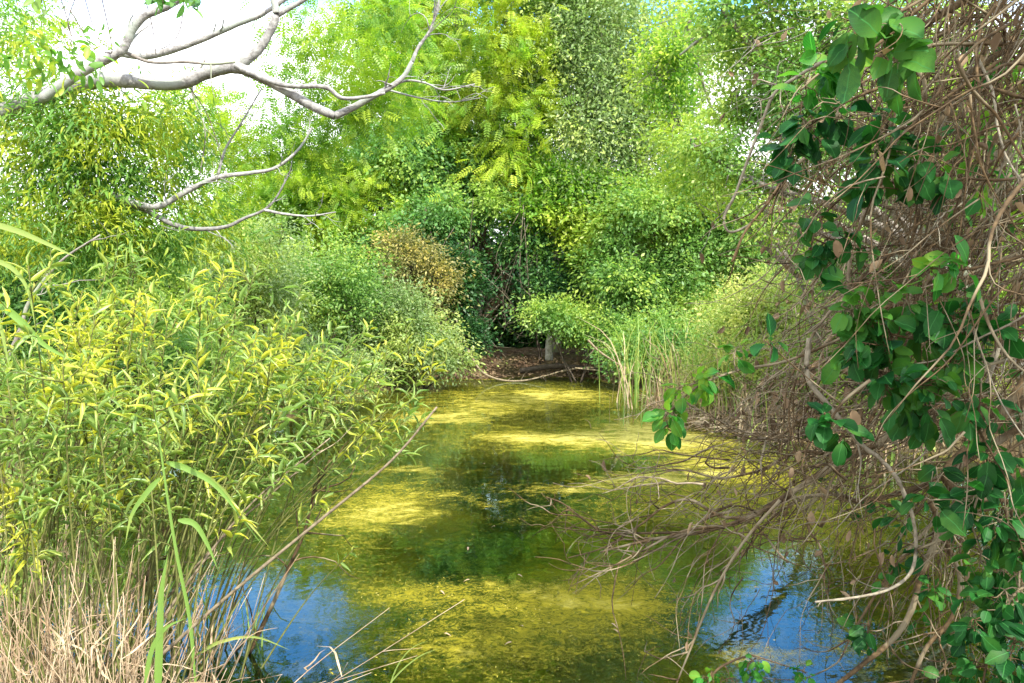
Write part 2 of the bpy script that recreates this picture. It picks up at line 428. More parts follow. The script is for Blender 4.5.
# thickness of the yellow alga on the bed (1 thick, 0 bare mud, negative darkens it under reflections) and of pale mats at the surface
ALG_REFL = [(380, 500, 60, 40, .7), (350, 560, 60, 45, .5), (560, 600, 110, 36, .8), (480, 640, 110, 30, .55), (640, 610, 60, 40, .45), (650, 500, 70, 20, .5), (560, 530, 60, 14, .35),
       (520, 400, 160, 20, .8), (600, 430, 120, 14, .6), (370, 600, 50, 30, .45), (440, 480, 50, 12, .5), (700, 460, 100, 30, .6), (820, 500, 100, 40, .5), (760, 630, 60, 25, .5), (850, 640, 60, 40, .35),
       (440, 540, 50, 34, -.9), (540, 575, 40, 22, -.7), (560, 462, 90, 12, -1.0), (460, 455, 70, 10, -.5), (650, 570, 40, 20, -.4), (720, 560, 70, 24, -.4), (280, 620, 110, 50, -1.0), (750, 590, 80, 40, -.9), (900, 660, 50, 30, -.6), (500, 500, 30, 40, -.5)]  # negatives paint the bed darker where the sky and the dark hollow reflect
SCUM = [(500, 403, 80, 14, .5), (565, 394, 60, 7, .5), (430, 418, 60, 7, .55), (590, 440, 70, 12, .5), (640, 425, 50, 12, .5), (520, 438, 60, 6, .55), (680, 440, 60, 14, .7), (640, 480, 70, 9, .7), (560, 490, 50, 5, .5),
        (430, 500, 60, 16, .32), (370, 515, 50, 20, .5), (720, 470, 60, 12, .6), (600, 604, 60, 8, .6), (530, 590, 60, 12, .35), (470, 655, 50, 12, .35), (760, 655, 50, 14, .7), (400, 470, 60, 8, .4), (700, 590, 50, 10, .25),
        (800, 560, 40, 10, .3), (640, 660, 40, 10, .35)]
alg_refl = blobs(V[:, 0], V[:, 1], ALG_REFL)
a_ = ground_me.attributes.new('alga', 'FLOAT', 'POINT'); a_.data.foreach_set('value', alg_refl.astype(np.float32))

def ground_material():
    m, nt, ns, L = new_mat('ground_soil')
    geo = ns.new('ShaderNodeNewGeometry').outputs['Position']
    sx = ns.new('ShaderNodeSeparateXYZ'); L.new(geo, sx.inputs[0])
    n1 = noise(nt, 9, 6, geo, .4, .7); n2 = noise(nt, 1.3, 3, geo)
    dry = mixc(nt, ramp(nt, n1, .38, .62), (.07, .045, .025), (.24, .15, .09))
    dry = mixc(nt, ramp(nt, n2, .45, .6), dry, (.16, .13, .06))
    # under water: mud and painted reflection dark, mid green weed, yellow alga
    at = N(ns, 'ShaderNodeAttribute', attribute_name='alga')
    fib = noise(nt, 3.2, 7, geo, 1.6, .72)
    fib2 = noise(nt, 17, 6, geo, 2.0, .8)
    s = ns.new('ShaderNodeMath'); s.operation = 'MULTIPLY_ADD'; L.new(fib, s.inputs[0]); s.inputs[1].default_value = 2.0; L.new(at.outputs['Fac'], s.inputs[2])
    s2 = ns.new('ShaderNodeMath'); s2.operation = 'MULTIPLY_ADD'; L.new(fib2, s2.inputs[0]); s2.inputs[1].default_value = 1.3; L.new(s.outputs[0], s2.inputs[2])
    w = mixc(nt, ramp(nt, s2.outputs[0], 1.15, 1.6), (.02, .055, .012), (.16, .17, .015))
    w = mixc(nt, ramp(nt, s2.outputs[0], 1.6, 2.1), w, (.50, .41, .03))
    w = mixc(nt, ramp(nt, s2.outputs[0], 2.25, 2.7), w, (.74, .62, .08))
    c = mixc(nt, ramp(nt, sx.outputs[2], -.01, .03), w, dry)
    pr = N(ns, 'ShaderNodeBsdfPrincipled', Roughness=.95); L.new(c, pr.inputs['Base Color']); pr.inputs['Specular IOR Level'].default_value = .1
    bp = ns.new('ShaderNodeBump'); bp.inputs['Strength'].default_value = .9; bp.inputs['Distance'].default_value = .06
    L.new(s2.outputs[0], bp.inputs['Height']); L.new(bp.outputs[0], pr.inputs['Normal'])
    out = ns.new('ShaderNodeOutputMaterial'); L.new(pr.outputs[0], out.inputs[0])
    return m
link('ground', ground_me, ground_material(), kind='structure')

wxs = np.arange(-9, 10.01, .12); wys = np.arange(1.0, 21.5, .12)
WX, WY = np.meshgrid(wxs, wys, indexing='ij')
Vw = np.stack([WX, WY, WX * 0], -1).reshape(-1, 3)
a1, a2 = WX.shape
ii = (np.arange(a1 - 1)[:, None] * a2 + np.arange(a2 - 1)[None]).ravel()
water_me = make_mesh('water', Vw, [(4, np.stack([ii, ii + a2, ii + a2 + 1, ii + 1], -1))], True)
sc_ = blobs(Vw[:, 0], Vw[:, 1], SCUM)
a_ = water_me.attributes.new('scum', 'FLOAT', 'POINT'); a_.data.foreach_set('value', sc_.astype(np.float32))
MOSS = [(570, 600, 110, 34, .75), (480, 645, 110, 30, .6), (385, 500, 70, 34, .6), (350, 560, 50, 40, .3), (640, 600, 60, 40, .35), (420, 590, 60, 16, .5), (650, 500, 80, 20, .45), (530, 400, 160, 24, .5), (520, 440, 130, 14, .3),
        (800, 520, 120, 40, .45), (830, 640, 50, 30, .5), (750, 470, 90, 26, .5), (380, 600, 70, 10, .3), (560, 520, 80, 8, .3), (740, 600, 70, 40, -.5), (280, 620, 90, 50, -.3), (450, 545, 50, 26, -.5), (540, 565, 40, 16, -.6), (500, 470, 110, 12, -.5), (500, 540, 110, 22, -.3)]
mo_ = blobs(Vw[:, 0], Vw[:, 1], MOSS)
a_ = water_me.attributes.new('moss', 'FLOAT', 'POINT'); a_.data.foreach_set('value', mo_.astype(np.float32))
def water_material():
    m, nt, ns, L = new_mat('pond_water')
    geo = ns.new('ShaderNodeNewGeometry').outputs['Position']
    bp = ns.new('ShaderNodeBump'); bp.inputs['Strength'].default_value = .12; bp.inputs['Distance'].default_value = .02
    L.new(noise(nt, 3.5, 3, geo, .3), bp.inputs['Height'])
    tr = ns.new('ShaderNodeBsdfTransparent'); tr.inputs[0].default_value = (.90, .96, .6, 1)
    gl = ns.new('ShaderNodeBsdfGlossy'); gl.inputs['Roughness'].default_value = .03; gl.inputs[0].default_value = (.7, .95, 1, 1)
    L.new(bp.outputs[0], gl.inputs['Normal'])
    fr = ns.new('ShaderNodeFresnel'); fr.inputs[0].default_value = 1.65; L.new(bp.outputs[0], fr.inputs['Normal'])
    mx = ns.new('ShaderNodeMixShader'); L.new(fr.outputs[0], mx.inputs[0]); L.new(tr.outputs[0], mx.inputs[1]); L.new(gl.outputs[0], mx.inputs[2])
    # floating algal mats
    at = N(ns, 'ShaderNodeAttribute', attribute_name='scum')
    mp = ns.new('ShaderNodeMapping'); mp.inputs['Scale'].default_value = (1, 1.5, 1); L.new(geo, mp.inputs[0])
    f1 = noise(nt, 2.6, 9, mp.outputs[0], 1.0, .78)
    f2 = noise(nt, 22, 4, geo, .8, .7)
    s = ns.new('ShaderNodeMath'); s.operation = 'MULTIPLY_ADD'; L.new(f1, s.inputs[0]); s.inputs[1].default_value = 2.3; L.new(at.outputs['Fac'], s.inputs[2])
    s2 = ns.new('ShaderNodeMath'); s2.operation = 'MULTIPLY_ADD'; L.new(f2, s2.inputs[0]); s2.inputs[1].default_value = .7; L.new(s.outputs[0], s2.inputs[2])
    mask = ramp(nt, s2.outputs[0], 1.72, 2.5)
    mm = ns.new('ShaderNodeMath'); mm.operation = 'MULTIPLY'; L.new(mask, mm.inputs[0]); mm.inputs[1].default_value = .85
    col = mixc(nt, ramp(nt, s2.outputs[0], 1.8, 2.5), (.36, .30, .015), (.62, .53, .13))
    mo = N(ns, 'ShaderNodeAttribute', attribute_name='moss')
    f3 = noise(nt, 13, 7, geo, 2.2, .78)
    s3 = ns.new('ShaderNodeMath'); s3.operation = 'MULTIPLY_ADD'; L.new(f3, s3.inputs[0]); s3.inputs[1].default_value = 3.4; L.new(mo.outputs['Fac'], s3.inputs[2])
    s4 = ns.new('ShaderNodeMath'); s4.operation = 'MULTIPLY_ADD'; L.new(f1, s4.inputs[0]); s4.inputs[1].default_value = 1.4; L.new(s3.outputs[0], s4.inputs[2])
    mossm = ns.new('ShaderNodeMath'); mossm.operation = 'MULTIPLY'; L.new(ramp(nt, s4.outputs[0], 2.45, 3.1), mossm.inputs[0]); mossm.inputs[1].default_value = .88
    mcol = mixc(nt, ramp(nt, s4.outputs[0], 2.6, 3.7), (.08, .105, .01), (.48, .40, .02))
    df = N(ns, 'ShaderNodeBsdfPrincipled', Roughness=.8); L.new(col, df.inputs['Base Color']); df.inputs['Specular IOR Level'].default_value = .12
    b2 = ns.new('ShaderNodeBump'); b2.inputs['Strength'].default_value = .7; b2.inputs['Distance'].default_value = .03; L.new(s2.outputs[0], b2.inputs['Height']); L.new(b2.outputs[0], df.inputs['Normal'])
    dm = N(ns, 'ShaderNodeBsdfPrincipled', Roughness=.9); L.new(mcol, dm.inputs['Base Color']); dm.inputs['Specular IOR Level'].default_value = .12
    b3 = ns.new('ShaderNodeBump'); b3.inputs['Strength'].default_value = .8; b3.inputs['Distance'].default_value = .03; L.new(s4.outputs[0], b3.inputs['Height']); L.new(b3.outputs[0], dm.inputs['Normal'])
    m1 = ns.new('ShaderNodeMixShader'); L.new(mossm.outputs[0], m1.inputs[0]); L.new(mx.outputs[0], m1.inputs[1]); L.new(dm.outputs[0], m1.inputs[2])
    m2 = ns.new('ShaderNodeMixShader'); L.new(mm.outputs[0], m2.inputs[0]); L.new(m1.outputs[0], m2.inputs[1]); L.new(df.outputs[0], m2.inputs[2])
    out = ns.new('ShaderNodeOutputMaterial'); L.new(m2.outputs[0], out.inputs[0])
    return m
link('water', water_me, water_material(), kind='structure')

# ------------------------------------------------------------------ far forest behind everything
g_far = 'trees of the forest wall behind the pond'
far = [ # px, top py, width px, Y, mat
 (-160, 150, 130, 27, 'mid'), (-40, 190, 110, 30, 'feather'), (60, 190, 110, 33, 'mid'), (170, 205, 90, 30, 'mid'), (265, 190, 80, 32, 'feather'), (345, 160, 80, 33, 'feather'), (430, -60, 80, 31, 'mid'), (520, -160, 110, 32, 'mid'),
 (620, -150, 95, 31, 'fine'), (720, 210, 70, 33, 'mid'), (790, 200, 90, 31, 'fine'), (880, 190, 100, 30, 'mid'), (985, 190, 110, 29, 'fine'), (1100, 180, 120, 27, 'mid'), (1220, 150, 120, 25, 'mid')]
far_labels = ['green tree far left, out past the pond edge', 'feathery tree low in the left treeline behind the near canopy', 'green tree behind the near left canopy, below the open sky',
 'rounded green treetop below the white sky gap', 'feathery tree behind the silvery limbs, under the sky gap', 'light feathery tree just left of the tall yellow tree, in the back row', 'tall green tree in the back row behind the yellow feathery tree',
 'tallest green tree of the back row above the dark hollow', 'tall greyish tree in the back row behind the grey-green crown', 'low green tree in the sky gap right of the grey-green crown', 'greyish tree in the back row behind the hanging pale vine',
 'green tree in the back row behind the big green leaves', 'greyish tree in the back row behind the brown tangle', 'green tree in the back row at the far right edge', 'outermost green tree of the back row on the right']
for (px, top, wd, Y, mt), lb in zip(far, far_labels):
    lobes = []
    y = top + 50
    while y < 330:
        for s in (-.5, .5):
            lobes.append((px + s * wd + rng.normal() * 10, y + rng.normal() * 12, wd * .62, 48, rng.normal() * .8))
        y += 70
    pin = mt == 'feather'
    plant('forest_tree', lb, 'tree', None, lobes, Y, mt, TPIN if pin else TQ, .34 if pin else .14, 1 if pin else .5,
          330 if pin else 620, 10 if pin else 46, 'darkbark', .07, g_far, spread=.75, zfloor=.6, n_br=30, hang=.2)

# ------------------------------------------------------------------ feature trees along the far bank
plant('feathery_tree', 'tall yellow-green feathery tree above the dark hollow, brightest crown at the top centre', 'tree', (-.9, 24.5, .3),
      [(425, 45, 60, 55, 0), (480, 95, 62, 50, -1), (400, -30, 60, 60, 0), (505, 25, 40, 50, -2.5), (450, 150, 55, 40, -1), (470, -80, 70, 70, 0), (530, -60, 60, 60, .5), (410, 110, 40, 45, 0), (525, 140, 32, 34, -3), (520, 75, 34, 40, -3), (535, 0, 34, 50, -2.5), (545, -60, 40, 50, 0), (440, -160, 60, 60, 0)],
      24, 'yellowfeather', TPIN, .36, 1, 1250, 9, 'greybark', .15, spread=.65, flat=.35, hang=.25, inner=.3)
plant('feathery_tree', 'light green feathery tree left of the dark hollow behind the silvery limb tips', 'tree', (-4.6, 23.5, .3),
      [(330, 185, 62, 40, 0), (378, 210, 50, 50, -.5), (290, 225, 55, 40, 0), (360, 165, 50, 36, .5), (270, 200, 50, 30, 1), (400, 165, 40, 45, 0), (235, 235, 45, 36, .5)],
      23, 'feather', TPIN, .30, 1, 950, 9, 'greybark', .13, spread=.55, flat=.4, hang=.3, inner=.3)
plant('grey_green_tree', 'tall grey-green small-leaved tree right of centre, its crown filling the top of the wall', 'tree', (2.6, 22.5, .3),
      [(610, 55, 60, 56, 0), (580, 125, 44, 45, -.3), (645, 120, 60, 50, 0), (590, 190, 66, 36, -.5), (690, 50, 46, 60, .3), (585, 10, 50, 50, .5), (620, -60, 80, 60, 2), (640, -150, 80, 60, 3), (550, -110, 60, 60, 3), (685, 170, 40, 40, 0), (560, 60, 26, 40, .5)],
      21.5, 'fine', TQ, .125, .42, 2700, 48, 'greybark', .14, spread=.6, flat=.9, hang=.1, inner=.3)
plant('broadleaf_tree', 'deep green leafy tree hung with vines directly over the dark hollow', 'tree', (-1.5, 22.8, .3),
      [(425, 205, 50, 40, 0), (395, 160, 40, 36, 0), (470, 178, 45, 34, .5), (505, 150, 40, 40, .8), (400, 250, 34, 36, -.3), (460, 195, 40, 20, .8), (510, 185, 40, 24, .6), (405, 232, 26, 30, -1.2), (450, 205, 22, 22, -1.4), (492, 200, 18, 16, -1.4), (520, 232, 12, 16, -1.0), (432, 262, 14, 26, -1.0)],
      22.0, 'broad', TQ, .125, .5, 1150, 44, 'darkbark', .13, spread=.45, hang=.2)
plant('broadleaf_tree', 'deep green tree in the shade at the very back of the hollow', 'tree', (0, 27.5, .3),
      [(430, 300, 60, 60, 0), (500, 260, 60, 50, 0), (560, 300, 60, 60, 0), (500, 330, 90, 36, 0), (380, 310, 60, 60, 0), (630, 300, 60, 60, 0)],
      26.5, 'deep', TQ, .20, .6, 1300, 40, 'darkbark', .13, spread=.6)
plant('broadleaf_tree', 'yellow-tipped leafy tree right of the hollow, above the white trunk', 'tree', (2.1, 21.5, .3),
      [(570, 205, 48, 24, 0), (540, 212, 24, 14, -.2), (615, 200, 36, 26, 0), (565, 180, 36, 20, .4), (600, 235, 30, 16, -.2), (590, 262, 22, 18, 0)],
      20.6, 'broadlit', TQ, .125, .5, 620, 38, 'greybark', .10, spread=.40)
plant('broadleaf_tree', 'mid green leafy tree between the white trunk and the tall reeds', 'tree', (3.7, 20.8, .2),
      [(655, 225, 45, 40, 0), (690, 270, 40, 40, 0), (630, 275, 40, 34, -.2), (700, 190, 40, 40, .3), (660, 310, 50, 26, 0), (615, 250, 30, 30, .2), (735, 240, 40, 50, .6)],
      19.8, 'mid', TQ, .11, .5, 1350, 42, 'darkbark', .12, spread=.42)
plant('slender_tree', 'low light green tree between the reeds and the brown tangle, in the background', 'tree', (6.2, 21.8, .3),
      [(745, 245, 40, 36, 0), (790, 240, 45, 36, 0), (705, 235, 34, 34, .5), (840, 240, 45, 36, 0)],
      20.0, 'mid', TQ, .12, .45, 520, 34, 'greybark', .08, spread=.45, inner=.2)
plant('overhanging_tree', 'airy small-leaved tree reaching in from the right, bits of white sky in its crown', 'tree', (7.2, 10.2, .3),
      [(735, 175, 34, 34, 0), (775, 90, 40, 40, .8), (780, 185, 36, 30, .6), (738, 105, 26, 30, .6), (790, 140, 50, 44, 0), (770, 215, 40, 26, 0), (820, 60, 60, 60, 0), (760, 40, 44, 44, .5), (860, 150, 60, 60, 0), (730, 20, 36, 30, 0), (700, 150, 22, 26, 0), (920, 40, 80, 70, 0), (960, 170, 70, 70, .5), (800, -30, 80, 40, 0)],
      9.6, 'mid', TQ, .066, .5, 1900, 32, 'greybark', .10, spread=.22, inner=.15, n_br=120, hang=.1)
plant('overhanging_tree', 'yellow-green bough in front of the grey-green crown, left of the white sky gap', 'tree', (5.2, 12.4, .3),
      [(690, 40, 30, 40, 0), (675, 120, 26, 40, 0), (700, 180, 34, 34, 0), (660, 75, 26, 26, 0)],
      12.0, 'broadlit', TQ, .07, .5, 330, 28, 'greybark', .06, spread=.22, inner=.15, n_br=50)

# shrubs on the banks
bank = [
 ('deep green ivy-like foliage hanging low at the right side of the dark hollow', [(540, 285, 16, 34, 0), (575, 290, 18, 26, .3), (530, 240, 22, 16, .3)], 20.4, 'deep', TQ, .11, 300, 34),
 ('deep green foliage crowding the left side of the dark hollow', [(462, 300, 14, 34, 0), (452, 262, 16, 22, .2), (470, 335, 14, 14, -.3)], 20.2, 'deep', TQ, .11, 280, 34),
 ('mid green rounded shrub on the left bank below the light feathery tree', [(330, 280, 48, 34, 0), (290, 300, 45, 36, 0), (350, 310, 30, 30, 0)], 17.5, 'mid', TQ, .09, 480, 38),
 ('grey-green fine-leaved shrub leaning over the water at the left end of the hollow', [(405, 320, 32, 26, 0), (430, 345, 34, 26, -.3), (385, 345, 30, 26, 0), (448, 362, 20, 14, -.4)], 17.8, 'fine', TQ, .085, 560, 40),
 ('olive half-dead shrub between the feathery tree and the dark hollow', [(412, 272, 26, 26, 0), (438, 282, 20, 26, 0), (400, 250, 22, 16, 0)], 19.3, 'olive', TQ, .085, 230, 28),
 ('small light green bush hanging over the brown bank beside the white trunk', [(560, 322, 24, 15, 0), (588, 328, 24, 16, 0), (615, 332, 18, 16, 0), (545, 315, 14, 10, 0)], 18.9, 'mid', TQ, .09, 250, 30),
 ('low green bush behind the tall reeds on the right bank', [(650, 340, 30, 26, 0), (690, 345, 35, 30, 0), (630, 352, 20, 20, 0)], 17.6, 'broad', TQ, .09, 330, 34),
 ('pale yellow-green airy bush behind the dead branches on the right', [(745, 315, 40, 36, 0), (770, 305, 35, 34, 0), (735, 345, 38, 34, 0), (790, 325, 40, 40, 0)], 14.5, 'palegrass', TQ, .075, 620, 36),
 ('second pale yellow-green bush, lower and nearer the right shore', [(715, 385, 34, 24, 0), (765, 375, 36, 34, 0), (810, 365, 34, 40, 0)], 13.2, 'palegrass', TQ, .07, 420, 34),
 ('green shrub on the left bank just above the yellow willow tops', [(250, 290, 40, 36, 0), (215, 270, 40, 40, 0), (270, 255, 40, 26, .5)], 15.5, 'fine', TQ, .08, 560, 38),
 ('mid green shrub behind the willow thicket, beneath the near left canopy', [(130, 270, 50, 40, 0), (170, 305, 50, 40, 0), (90, 310, 50, 40, 0)], 13.0, 'mid', TQ, .08, 620, 36),
 ('deep green shrub at the left edge of the photo behind the leaning grey stem', [(30, 280, 50, 50, 0), (-40, 300, 60, 50, 0), (20, 350, 60, 40, 0)], 12.0, 'broad', TQ, .08, 560, 36),
 ('low green shrub under the willows at the water edge', [(120, 375, 60, 30, 0), (200, 370, 60, 30, 0), (50, 395, 60, 30, 0)], 11.5, 'mid', TQ, .075, 600, 34),
 ('pale green low shrub at the far end of the willow thicket', [(280, 360, 50, 26, 0), (340, 370, 34, 22, 0), (230, 380, 40, 20, 0)], 14.0, 'fine', TQ, .075, 520, 36),
 ('green shrub on the right bank behind the dead branches', [(860, 300, 50, 60, 0), (900, 380, 60, 50, 0), (840, 390, 40, 36, 0), (920, 250, 60, 60, 0)], 12.0, 'mid', TQ, .09, 700, 36),
 ('tall green shrub on the right bank behind the leafy vines', [(980, 200, 70, 80, 0), (1040, 300, 70, 80, 0), (960, 330, 60, 60, 0), (940, 120, 60, 60, 0), (1030, 100, 70, 80, 0)], 11.0, 'broadlit', TQ, .09, 900, 34),
]
for lb, lobes, Y, mt, T, sz, nc, per in bank:
    plant('bank_shrub', lb, 'shrub', None, lobes, Y, mt, T, sz, .45, nc, per, 'darkbark', .05, 'shrubs along the pond banks', spread=.42, stems=len(lobes), zfloor=.05, n_br=50, crown_name='foliage', inner=.35)

# ------------------------------------------------------------------ the hollow: trunks, roots, hanging vines
def limb_thing(name, label, cat, pts, r0, r1, mat, group=None, twigs=0, sides=8, tw_len=.3, knots=.05, part=None, n=None):
    pts = np.array(pts); root = None
    g = Geo(); p = tube(g, pts, r0, r1, sides, n or max(12, len(pts) * 5), knots)
    for k in range(twigs):
        i = rng.integers(2, len(p) - 1); d = norm(rng.normal(size=3) + np.array([0, 0, .1]) + norm(p[i] - p[i - 2]) * 1.2)
        q = tube(g, wander(p[i], d, tw_len * (.5 + rng.random()), 5, .3), r1 * .8 + .001, .0012, 4, 8)
        if rng.random() < .5: tube(g, wander(q[4], d + rng.normal(size=3) * .7, tw_len * .4, 4, .3), .002, .001, 4, 6)
    base = pts[0]
    V = g.V
    e = bpy.data.objects.new('tmp', None); e.location = tuple(base)
    o_me_parent = e
    for i in range(len(g.V)): g.V[i] = g.V[i] - base
    o = g.build(name, M[mat]); o.location = tuple(base)
    bpy.data.objects.remove(e)
    o['label'] = label; o['category'] = cat
    if group: o['group'] = group
    return o

PP = lambda lst, Y: [P(a[0], a[1], Y + (a[2] if len(a) > 2 else 0)) for a in lst]
limb_thing('tree_trunk', 'pale straight grey trunk standing right of the dark hollow', 'trunk', PP([(556, 352), (557, 300), (556, 250), (553, 210)], 20.9), .12, .07, 'greybark')
limb_thing('tree_trunk', 'short pale trunk base standing on the brown bank below the hollow', 'trunk', PP([(549, 360), (549, 345), (551, 334), (554, 324)], 19.7), .10, .07, 'white')
limb_thing('tree_trunk', 'thick leaning trunk in the middle of the dark hollow', 'trunk', PP([(470, 362), (478, 330), (497, 300), (508, 270), (518, 240), (508, 190)], 21.4), .17, .08, 'brown')
limb_thing('tree_trunk', 'slanting brown trunk crossing the hollow from lower right to upper left', 'trunk', PP([(560, 345), (535, 310), (505, 280), (488, 250), (475, 228)], 21.8), .13, .07, 'brown')
limb_thing('tree_trunk', 'thin curved trunk left of the thick leaning trunk', 'trunk', PP([(452, 360), (448, 320), (440, 290), (446, 250), (440, 200)], 21.5), .07, .04, 'greybark')
limb_thing('tree_trunk', 'dark trunk leaning left beside the straight grey trunk', 'trunk', PP([(600, 352), (590, 310), (570, 270), (545, 240), (538, 225)], 21.6), .10, .06, 'brown')
limb_thing('tree_trunk', 'grey forked trunk under the mid green tree by the reeds', 'trunk', PP([(640, 360), (640, 320), (634, 280), (640, 230)], 20.0), .09, .05, 'greybark')
hv = [('loose knot of pale hanging vines in front of the thick leaning trunk', 450, 530, 205, 345), ('curtain of thin hanging vines at the left side of the hollow', 410, 470, 215, 340), ('sparse hanging vines at the right side of the hollow by the straight trunk', 510, 565, 222, 340),
      ('vine tangle hanging between the olive shrub and the hollow', 385, 440, 250, 330), ('thin vines looping low over the brown bank', 460, 600, 300, 362)]
for lb, x0, x1, y0, y1 in hv:
    Y = 20.4; root = thing('hanging_vines', lb, 'vines', tuple(P((x0 + x1) / 2, y0, Y)), 'vines hanging in the dark hollow')
    g = Geo(); ends = []
    for k in range(24):
        xa, xb = rng.uniform(x0, x1, 2); ya = rng.uniform(y0 - 15, (y0 + y1) / 2); yb = rng.uniform(max(ya + 20, y1 - 60), y1)
        xb = xa * .8 + xb * .2; dy = rng.uniform(-.5, .7)
        mid = P((xa + xb) / 2 + rng.normal() * 22, (ya + yb) / 2 + rng.uniform(-10, 30), Y + dy)
        m2 = (mid + P(xb, yb, Y + dy)) / 2 + rng.normal(size=3) * .3
        ends.append(tube(g, [P(xa, ya, Y + dy), mid, m2, P(xb, yb, Y + dy + rng.normal() * .2)], rng.uniform(.004, .013), .004, 4, 18))
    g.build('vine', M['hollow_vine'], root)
    E = np.vstack(ends); E = E[E[:, 2] > np.quantile(E[:, 2], .5)]; n = 450; g = Geo(); i = rng.integers(0, len(E), n)
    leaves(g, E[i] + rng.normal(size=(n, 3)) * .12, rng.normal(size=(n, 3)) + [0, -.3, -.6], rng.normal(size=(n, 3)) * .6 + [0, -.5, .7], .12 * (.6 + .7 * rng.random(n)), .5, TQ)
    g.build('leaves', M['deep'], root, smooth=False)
limb_thing('fallen_branch', 'long pale branch sagging along the waterline below the hollow', 'branch', PP([(468, 350), (480, 370), (497, 379), (520, 381), (545, 376), (572, 369), (618, 367)], 19.0), .03, .012, 'twig', twigs=10)
limb_thing('fallen_branch', 'pale bare branch slanting down into the reeds right of the bank', 'branch', PP([(588, 340), (600, 352), (625, 368), (650, 380), (672, 392)], 17.0), .025, .010, 'twig', twigs=8)
limb_thing('fallen_branch', 'grey branch lying on the brown bank, tip in the water', 'branch', PP([(575, 368), (600, 371), (625, 378), (612, 384)], 18.6), .02, .008, 'twig', twigs=6)
limb_thing('fallen_branch', 'dark log half sunk at the foot of the brown bank', 'branch', PP([(520, 371), (560, 366), (610, 372), (640, 376)], 19.6), .07, .04, 'darkbark', twigs=6)
limb_thing('fallen_branch', 'bare grey branches sticking out of the leaning grey-green shrub', 'branch', PP([(440, 330), (455, 345), (462, 362), (472, 376)], 17.6), .03, .01, 'twig', twigs=14, tw_len=.6)
# leaf litter on the bank
g = Geo(); n = 5000
px = rng.uniform(-2.5, 3.6, n); py = rng.uniform(19.2, 23, n)
pos = np.stack([px, py, np.full(n, .08) + np.clip(py - 19.6, 0, 1) * .3 + rng.random(n) * .08], -1)
leaves(g, pos, rng.normal(size=(n, 3)) * [1, 1, .3], rng.normal(size=(n, 3)) * .4 + [0, 0, 1], .10, .5, TQ)
g.build('leaf_litter', M['dead'], None, kind='stuff')
g = Geo(); n = 11000
px = rng.uniform(2.6, 7.5, n); py = rng.uniform(10.6, 16, n)
k = (-shore(px, py) > -.35); px, py = px[k], py[k]; n = len(px)
pos = np.stack([px, py, .03 + np.clip(-shore(px, py), 0, 1) * .3 + rng.random(n) * .08], -1)
leaves(g, pos, rng.normal(size=(n, 3)) * [1, 1, .25], rng.normal(size=(n, 3)) * .4 + [0, 0, 1], .32, .05, TQ)
g.build('reed_litter', M['dryreed'], None, kind='stuff')

# ------------------------------------------------------------------ reeds on the right bank
g_r = 'reeds along the right bank'
for lb, px, py, Y, nb, h, dry in [
 ('tall green reeds nearest the brown bank, at the left end of the reed bed', 638, 398, 15.6, 36, 1.9, .3), ('dense green reeds just left of the bright vine leaves', 662, 405, 14.8, 46, 2.0, .35),
 ('tall thin reeds behind the bright vine leaves', 690, 408, 14.4, 40, 1.9, .4), ('half-dry reeds bending over the reed litter', 716, 425, 13.2, 60, 1.3, .6), ('dry brown reeds at the shore under the dead branches', 748, 432, 12.6, 70, 1.1, .75),
 ('pale standing reeds behind the twiggy limb', 775, 415, 13.0, 70, 1.9, .4), ('thin reeds standing in shallow water in front of the reed bed', 640, 428, 12.9, 14, .8, .2), ('small dry reed tuft at the right shore', 800, 440, 11.9, 50, 1.1, .7),
 ('tall straw-coloured reeds in the middle of the reed bed', 700, 418, 13.4, 60, 1.9, .3), ('loose half-green reeds where the reed bed meets the dry tangle', 738, 424, 12.8, 60, 1.8, .35), ('sparse reeds in the water under the thick limb', 830, 470, 10.4, 30, .9, .3), ('green reeds in the water right of the thick limb', 880, 480, 9.8, 40, 1.0, .3)]:
    reed_clump(lb, px, py, Y, nb, h * 1.15, .34, dry=min(.9, dry + .15), w=.024, group=g_r, lean=.42, bend=.6)

# ------------------------------------------------------------------ left: silvery-limbed tree with near canopy
YT = 8.5
root = thing('silvery_tree', 'near tree leaning in from the left with smooth silver-grey limbs against the white sky', 'tree', (-6.6, 8.6, .3))
def limb(pts, r0, r1, dY=0, twigs=0, tl=.35, parent=root, mat='silver', name='limb', drop=0):
    g = Geo(); pp = PP(pts, YT + dY); p = tube(g, pp, r0, r1, 9, len(pts) * 6, .04)
    for k in range(twigs):
        i = rng.integers(len(p) // 3, len(p) - 1); d = norm(rng.normal(size=3) * .8 + norm(p[i] - p[i - 1]) * 1.3 + [0, 0, .2])
        q = tube(g, wander(p[i], d, tl * (.5 + rng.random()), 6, .28), r1 * .5 + .002, .002, 4, 12)
        if rng.random() < .7: tube(g, wander(q[6], d + rng.normal(size=3) * .8, tl * .5, 4, .3), .003, .0015, 4, 7)
    return g.build(name, M[mat], parent)
g = Geo(); tube(g, [(-6.6, 8.6, -.2), (-6.5, 8.6, 1.5), (-6.2, 8.5, 3.0), (-5.9, 8.5, 4.0)], .24, .17, 12, 18, .05); g.build('trunk', M['silver'], root)
limb([(-45, 130), (20, 105), (90, 82), (125, 81), (150, 83), (180, 83), (210, 72), (235, 68), (258, 76), (285, 90), (310, 105), (335, 116)],   .088, .044)
limb([(335, 116), (352, 108), (372, 97), (392, 86), (404, 76), (412, 62)], .040, .022, 0, 4)
limb([(412, 62), (418, 48), (430, 30), (438, 5), (440, -20)], .022, .008, .1, 14, .6)
limb([(232, 68), (246, 60), (258, 50), (268, 35), (276, 15), (272, -10), (278, -30)], .060, .030, .05)
limb([(276, 16), (290, 8), (310, -4), (330, -20)], .028, .016, .1, 2)
